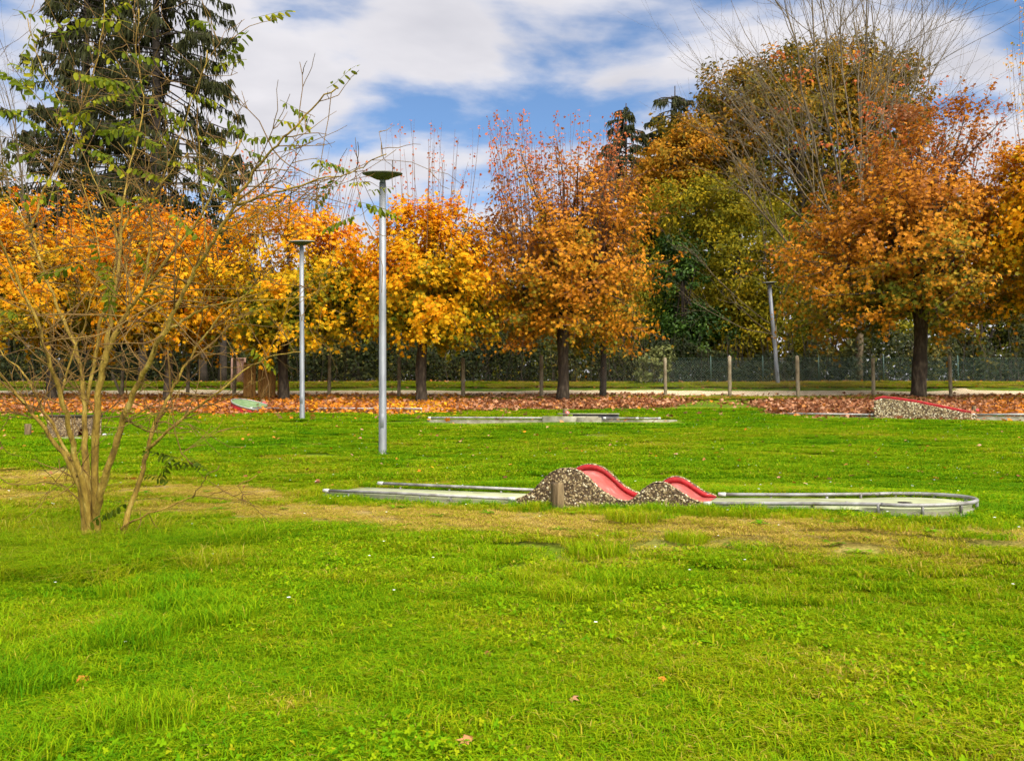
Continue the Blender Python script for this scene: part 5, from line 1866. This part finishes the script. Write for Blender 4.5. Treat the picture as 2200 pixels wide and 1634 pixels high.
# weeds crowding the foot of the lane
nv = 1500
u_ = rg_.uniform(-0.1, UCC + RC, nv)
v_ = np.where(rg_.random(nv) < 0.65, -0.10 - rg_.random(nv) ** 2 * 0.22, LW + 0.10 + rg_.random(nv) ** 2 * 0.2)
bulge = np.sqrt(np.clip(RC ** 2 - (u_ - UCC) ** 2, 0, None))
v_ = np.where((u_ > UCC - RC) & (v_ < LW / 2), np.minimum(v_, LW / 2 - bulge - 0.06 - rg_.random(nv) * 0.15), v_)
v_ = np.where((u_ > UCC - RC) & (v_ > LW / 2), np.maximum(v_, LW / 2 + bulge + 0.06), v_)
pt = FR(np.c_[u_, v_, np.zeros(nv)])
pt[:, 2] = zg(pt[:, 0], pt[:, 1])
dn_ = fbm(u_, v_ * 4, 0.5, 61) > -0.25
pt = pt[dn_]
nv = len(pt)
s_ = rg_.uniform(0.5, 1.0, nv)
scatter('lane_edge_weeds', pt, rg_.integers(0, 9, nv), np.c_[np.zeros((nv, 2)), rg_.uniform(0, 6.28, nv)], np.stack([s_, s_, s_], 1), np.clip(rg_.normal(0.3, 0.12, nv), 0, 1), 'weeds and grass crowding the foot of the humped lane', 'weeds')

# daisies: tiny white specks
nd = 420
x_, y_ = wedge(nd, 4.0, 22)
an = np.arange(6) / 6 * 2 * np.pi
hd = np.stack([np.cos(an), np.sin(an), 0 * an], 1)
hd = np.vstack([hd, [[0, 0, 0.25]]])
c_ = np.stack([x_, y_, zg(x_, y_) + rg_.uniform(0.05, 0.09, nd)], 1)
V = (c_[:, None] + rg_.uniform(0.008, 0.013, nd)[:, None, None] * hd[None]).reshape(-1, 3)
tf = np.array([[i, (i + 1) % 6, 6] for i in range(6)])
o = mk('daisies', V, (np.arange(nd)[:, None, None] * 7 + tf[None]).reshape(-1, 3), M['signwhite'], kind='stuff')
o['label'] = 'tiny white daisies dotted over the lawn'
o['category'] = 'flowers'

# single fallen leaves near the camera
FALL = [(172, 1466, 0.10, 0.62, 'largest tan fallen leaf in the near lawn at lower left'), (1024, 1592, 0.085, 0.52, 'lobed reddish brown fallen leaf at the bottom centre of the lawn'),
        (1220, 1508, 0.06, 0.48, 'pale tan fallen leaf, left one of a pair right of bottom centre'), (1262, 1521, 0.05, 0.25, 'small brown fallen leaf, right one of a pair right of bottom centre'),
        (483, 1222, 0.09, 0.22, 'dark reddish leaf standing up in the grass right of the shrub base'), (552, 1437, 0.06, 0.12, 'dark brown curled leaf in the clover left of centre'),
        (505, 1547, 0.05, 0.25, 'small reddish brown leaf below the clover patch at lower left'), (1037, 1410, 0.06, 0.15, 'dark leaf lying in the grass near the middle of the lawn'),
        (1767, 1512, 0.06, 0.66, 'small orange leaf in the lower right lawn'), (1412, 1462, 0.05, 0.68, 'small orange leaf in the near lawn right of centre'),
        (1970, 1236, 0.08, 0.60, 'narrow orange leaf in the grass right of the bare soil patch'), (1275, 1153, 0.07, 0.40, 'pale brown leaf on the worn ground in front of the humps')]
rgf = np.random.default_rng(131)
for i, (fx, fy, s, ti, lab) in enumerate(FALL):
    d_ = dist_of(fy)
    p_ = G(fx, d_) + [0, 0, 0.034]
    nr = unit(np.array([[rgf.normal(0, 0.3), -0.35, 1.0]]))
    v, f, kf = leaves(p_[None], nr, np.array([s]), MAPLE, rgf, up=0.4, rnd=0.3, droop=0.0)
    o = mk('fallen_leaf', v - p_, f, MAT_LITTER, attrs={'tint': ('FACE', np.full(kf, ti))})
    o.location = p_
    tag(o, lab, 'leaf', 'single fallen leaves on the near lawn')

# ================================================================== the bare shrub
SD = dist_of(1165)
shrub = thing('locust_shrub', SHB, 'many stemmed nearly bare shrub with few pinnate green leaves', 'shrub')
rgs = np.random.default_rng(141)
STEMS = [  # (radius at base, depth drift, pixels)
    (0.050, -0.5, [(200, 1168), (180, 1096), (168, 1035), (124, 958), (84, 904), (34, 844), (-20, 780), (-90, 690)]),
    (0.032, 0.3, [(192, 1120), (165, 1020), (128, 937), (84, 863), (44, 796), (0, 752), (-60, 690)]),
    (0.045, -0.9, [(198, 1168), (186, 1080), (165, 988), (148, 920), (131, 850), (108, 786), (87, 709), (57, 641), (13, 544), (-30, 450), (-60, 380)]),
    (0.046, 0.7, [(205, 1168), (190, 1060), (182, 971), (183, 904), (178, 836), (168, 769), (145, 709), (118, 645), (101, 598), (81, 544), (64, 500), (34, 444), (0, 400)]),
    (0.034, 0.9, [(190, 1050), (184, 960), (183, 890), (195, 820), (209, 752), (215, 688), (232, 645), (250, 560), (258, 500), (269, 404), (286, 336), (309, 235), (303, 182), (293, 100), (300, 20)]),
    (0.056, -0.3, [(207, 1168), (203, 1080), (202, 988), (209, 887), (215, 820), (229, 762), (249, 719), (262, 690), (279, 661), (309, 624), (353, 564), (400, 507), (440, 450), (470, 380), (520, 300)]),
    (0.036, 0.5, [(215, 820), (228, 745), (238, 690), (244, 640), (258, 560), (262, 498), (293, 450), (323, 427), (363, 377), (400, 330)]),
    (0.050, -0.8, [(212, 1168), (206, 1103), (215, 1062), (232, 1002), (256, 934), (269, 887), (293, 836), (313, 796), (333, 749), (357, 709), (373, 668), (394, 628), (424, 577), (444, 540), (471, 500), (505, 441), (531, 394), (565, 340), (605, 303), (639, 269), (683, 219), (723, 188)]),
    (0.038, 0.4, [(264, 1168), (270, 1126), (286, 1069), (306, 1015), (316, 968), (326, 931), (340, 894), (363, 850), (380, 816), (404, 776), (424, 742), (447, 712), (478, 672), (525, 631), (572, 591), (616, 554)]),
    (0.022, -0.5, [(318, 964), (367, 924), (420, 880), (471, 840), (525, 796), (555, 779), (599, 762), (646, 756)]),
    (0.022, -0.2, [(357, 709), (397, 688), (434, 665), (471, 651), (525, 645), (605, 643), (673, 634), (706, 611)]),
    (0.016, -0.4, [(235, 1160), (279, 1123), (336, 1099), (414, 1069), (464, 1059), (505, 1042), (552, 1022)]),
    (0.009, -0.6, [(414, 1069), (437, 1032), (471, 1002)]),
    (0.011, -0.7, [(360, 752), (367, 836), (373, 897), (380, 944), (394, 978), (420, 1000)]),
    (0.012, -0.4, [(190, 1090), (182, 1086), (145, 1049), (114, 1035), (34, 1040), (0, 1025), (-40, 1000)]),
    (0.012, -0.5, [(84, 904), (77, 901), (37, 887), (0, 884), (-50, 890)]),
    (0.018, -0.6, [(505, 441), (560, 425), (619, 408), (678, 389), (737, 375), (766, 365), (795, 346), (830, 330)]),
    (0.016, 0.6, [(279, 661), (274, 600), (262, 540), (240, 470), (200, 380), (165, 300), (120, 200), (80, 120), (60, 40)]),
    (0.016, 0.3, [(131, 850), (150, 780), (180, 700), (195, 640), (215, 560), (200, 470), (175, 390)]),
    (0.014, -0.4, [(309, 624), (320, 560), (326, 500), (330, 440), (350, 380), (383, 300), (420, 200), (450, 110)]),
    (0.018, 0.2, [(64, 500), (90, 420), (120, 360), (150, 280), (190, 200), (215, 100), (225, 0)]),
    (0.014, 0.0, [(444, 540), (440, 480), (435, 420), (430, 350), (424, 270)]),
    (0.014, -0.2, [(471, 500), (530, 470), (580, 450), (640, 430), (700, 418)]),
]
ALLS = []
bs_ = resample([SHB + [0.0, 0, -0.15], SHB + [-0.005, 0, 0.12], SHB + [-0.03, 0, 0.34]], 8)
MB().tube(bs_, np.linspace(0.088, 0.062, 8), 12).build('root_collar', M['robinia'], shrub, smooth=True)
for r0, dz, pp in STEMS:
    n_ = len(pp)
    # depth drifts with height above the base
    q = [P(a_, b__, SD + dz * np.clip((1168 - b__) / 700.0, 0, 1.3) + (0 if b__ > 1100 else 0.02 * math.sin(a_ * 0.05))) for a_, b__ in pp]
    K = max(10, n_ * 3)
    S = resample(q, K)
    S[2:] += rgs.normal(0, 0.006, (K - 2, 3))
    t_ = np.linspace(0, 1, K)
    rad = 0.64 * r0 * (1 - 0.86 * t_ ** 0.75) * (1 + 0.10 * (np.arange(K) % 4 == 0) + rgs.normal(0, 0.035, K))
    rad = np.maximum(rad, 0.0040)
    MB().tube(S, rad, 9).build('stem', M['robinia'] if r0 > 0.013 else M['robinia_twig'], shrub, smooth=True)
    ALLS.append((S, rad))
# thin side twigs with zigzag and thorns
TW, TR = [], []
for S, rad in ALLS:
    K = len(S)
    L = np.linalg.norm(np.diff(S, axis=0), axis=1).sum()
    for j in range(int(L * 9.5) + 1):
        i = rgs.integers(int(K * 0.22), K - 1)
        if S[i][2] < SHB[2] + 1.0 and rgs.random() < 0.6:
            continue
        tg = unit(S[min(i + 1, K - 1)] - S[i - 1])
        dv = unit(tg * 0.35 + rgs.normal(0, 0.75, 3) * [1, 0.7, 0.8] + [0, 0, 0.12])
        ln_ = rgs.uniform(0.15, 0.75) * (1.3 if S[i][2] > SHB[2] + 1.8 else 1.0)
        p_ = [S[i]]
        for k in range(5):
            dv = unit(dv + rgs.normal(0, 0.16, 3) + [0, 0, 0.03])
            p_.append(p_[-1] + dv * ln_ / 5)
        TW.append(p_)
        TR.append(np.linspace(min(0.0065, rad[i] * 0.6), 0.0022, 6))
        for k in range(rgs.integers(1, 4)):
            m_ = rgs.integers(1, 5)
            dv2 = unit(dv + rgs.normal(0, 0.8, 3))
            l2 = ln_ * rgs.uniform(0.25, 0.6)
            q_ = [p_[m_]]
            for kk_ in range(5):
                dv2 = unit(dv2 + rgs.normal(0, 0.14, 3))
                q_.append(q_[-1] + dv2 * l2 / 5)
            TW.append(q_)
            TR.append(np.linspace(0.0035, 0.0016, 6))
TW, TR = np.array(TW), np.array(TR)
v, f = tubes(TW, TR, 4, caps=False)
mk('twigs', v, f, M['robinia_twig'], shrub, kind='stuff')


def pinnate(name, n_, rg, base_tint=0.5):
    """one pinnate leaf along +x, leaflets hanging"""
    L = 0.26
    V, Fq, T, nb = [], [], [], 0
    x = np.linspace(0, L, 8)
    z = -0.35 * (x / L) ** 2 * L * 0.35
    rp = np.c_[x, 0.01 * np.sin(x * 20), z]
    tv, tfc = tubes(rp[None], np.linspace(0.0016, 0.0008, 8)[None], 3, caps=False)
    V.append(tv)
    tri = np.vstack([np.c_[tfc[0][:, 0], tfc[0][:, 1], tfc[0][:, 2]], np.c_[tfc[0][:, 0], tfc[0][:, 2], tfc[0][:, 3]]])
    Fq.append(tri)
    T.append(np.full(len(tri), 0.8))
    nb = len(tv)
    for i in range(n_):
        t_ = 0.18 + 0.82 * (i // 2) / max(1, (n_ - 1) // 2)
        c = np.array([L * t_, 0, -0.35 * t_ ** 2 * L * 0.35])
        sgn = 1 if i % 2 else -1
        dv = unit(np.array([0.35, sgn * 0.55, -0.75]) + rg.normal(0, 0.22, 3))
        ln_ = 0.054 * rg.uniform(0.75, 1.15) * (1 - 0.25 * abs(t_ - 0.55))
        sd = unit(np.cross(dv, [0.2, sgn * 0.8, 0.5]) + rg.normal(0, 0.2, 3))
        nr = np.cross(dv, sd)
        a_ = np.arange(8) / 8 * 2 * np.pi
        rr2 = c + dv * 0.004 + (0.5 - 0.5 * np.cos(a_))[:, None] * dv * ln_ + (np.sin(a_) * 0.22 * ln_)[:, None] * sd - (np.abs(np.sin(a_)) * 0.08 * ln_)[:, None] * nr
        V.append(rr2)
        Fq.append(np.array([[nb, nb + k, nb + k + 1] for k in range(1, 7)]))
        T.append(np.full(6, np.clip(rg.normal(base_tint, 0.14), 0, 1)))
        nb += 8
    o = mk(name, np.vstack(V), [np.vstack(Fq)], MAT_ROB, attrs={'tint': ('FACE', np.concatenate(T))})
    me = o.data
    bpy.data.objects.remove(o)
    return me


pin = [pinnate('leaf_spray', k, rgs, b__) for k, b__ in ((15, 0.6), (13, 0.45), (11, 0.7), (17, 0.5), (9, 0.62), (12, 0.35), (15, 0.15), (13, 0.2))]
SPR = [(232, 47), (484, 67), (558, 50), (600, 45), (548, 138), (620, 225), (222, 249), (313, 259), (219, 286), (313, 293), (700, 300), (652, 304), (407, 205), (336, 172), (367, 357), (410, 360), (464, 360), (232, 414), (387, 400), (484, 414), (363, 441), (383, 464), (720, 200), (20, 74), (40, 145), (101, 198), (605, 266), (690, 350), (723, 377),
       (215, 520), (303, 537), (208, 577), (252, 567), (256, 611), (303, 665), (20, 678), (552, 750), (745, 388), (768, 405), (790, 470), (806, 420), (775, 440), (800, 455), (402, 1000), (440, 1000), (462, 1012), (392, 1045), (300, 1085), (425, 1005), (250, 590), (246, 560), (275, 280), (335, 240), (30, 300), (60, 260), (110, 330), (140, 240), (80, 190), (45, 30), (130, 90), (160, 160), (190, 330), (70, 380), (20, 230), (150, 420), (480, 250), (430, 300), (540, 330), (100, 60), (10, 340), (35, 420), (265, 120), (300, 60), (210, 180)]
SPR += [(int(rgs.uniform(-10, 330)), int(rgs.uniform(5, 330))) for _ in range(13)] + [(int(rgs.uniform(300, 560)), int(rgs.uniform(120, 440))) for _ in range(5)]
for i, (sx, sy) in enumerate(SPR):
    if (sx, sy) in ((402, 1000), (440, 1000), (462, 1012), (425, 1005)):
        sx, sy = sx - 15, sy - 10
    p_ = P(sx - 18, sy - 10, SD + rgs.uniform(-0.9, 0.6) * (0.3 if sy > 900 else 1.0))
    o = bpy.data.objects.new('leaf_spray', pin[6 + i % 2] if sy > 900 else pin[i % 6])
    sc.collection.objects.link(o)
    o.parent = shrub
    o.location = Vector(p_) - shrub.location
    left = rgs.random() < 0.4
    o.rotation_euler = (rgs.normal(0, 0.35), rgs.normal(0.15, 0.35), (math.pi if left else 0) + rgs.normal(0, 0.6))
    if sx in (246, 250, 252, 256):
        o.rotation_euler = (rgs.normal(0, 0.3), 1.3, rgs.normal(0, 0.8))
    s = rgs.uniform(1.05, 1.5)
    o.scale = (s, s, s)
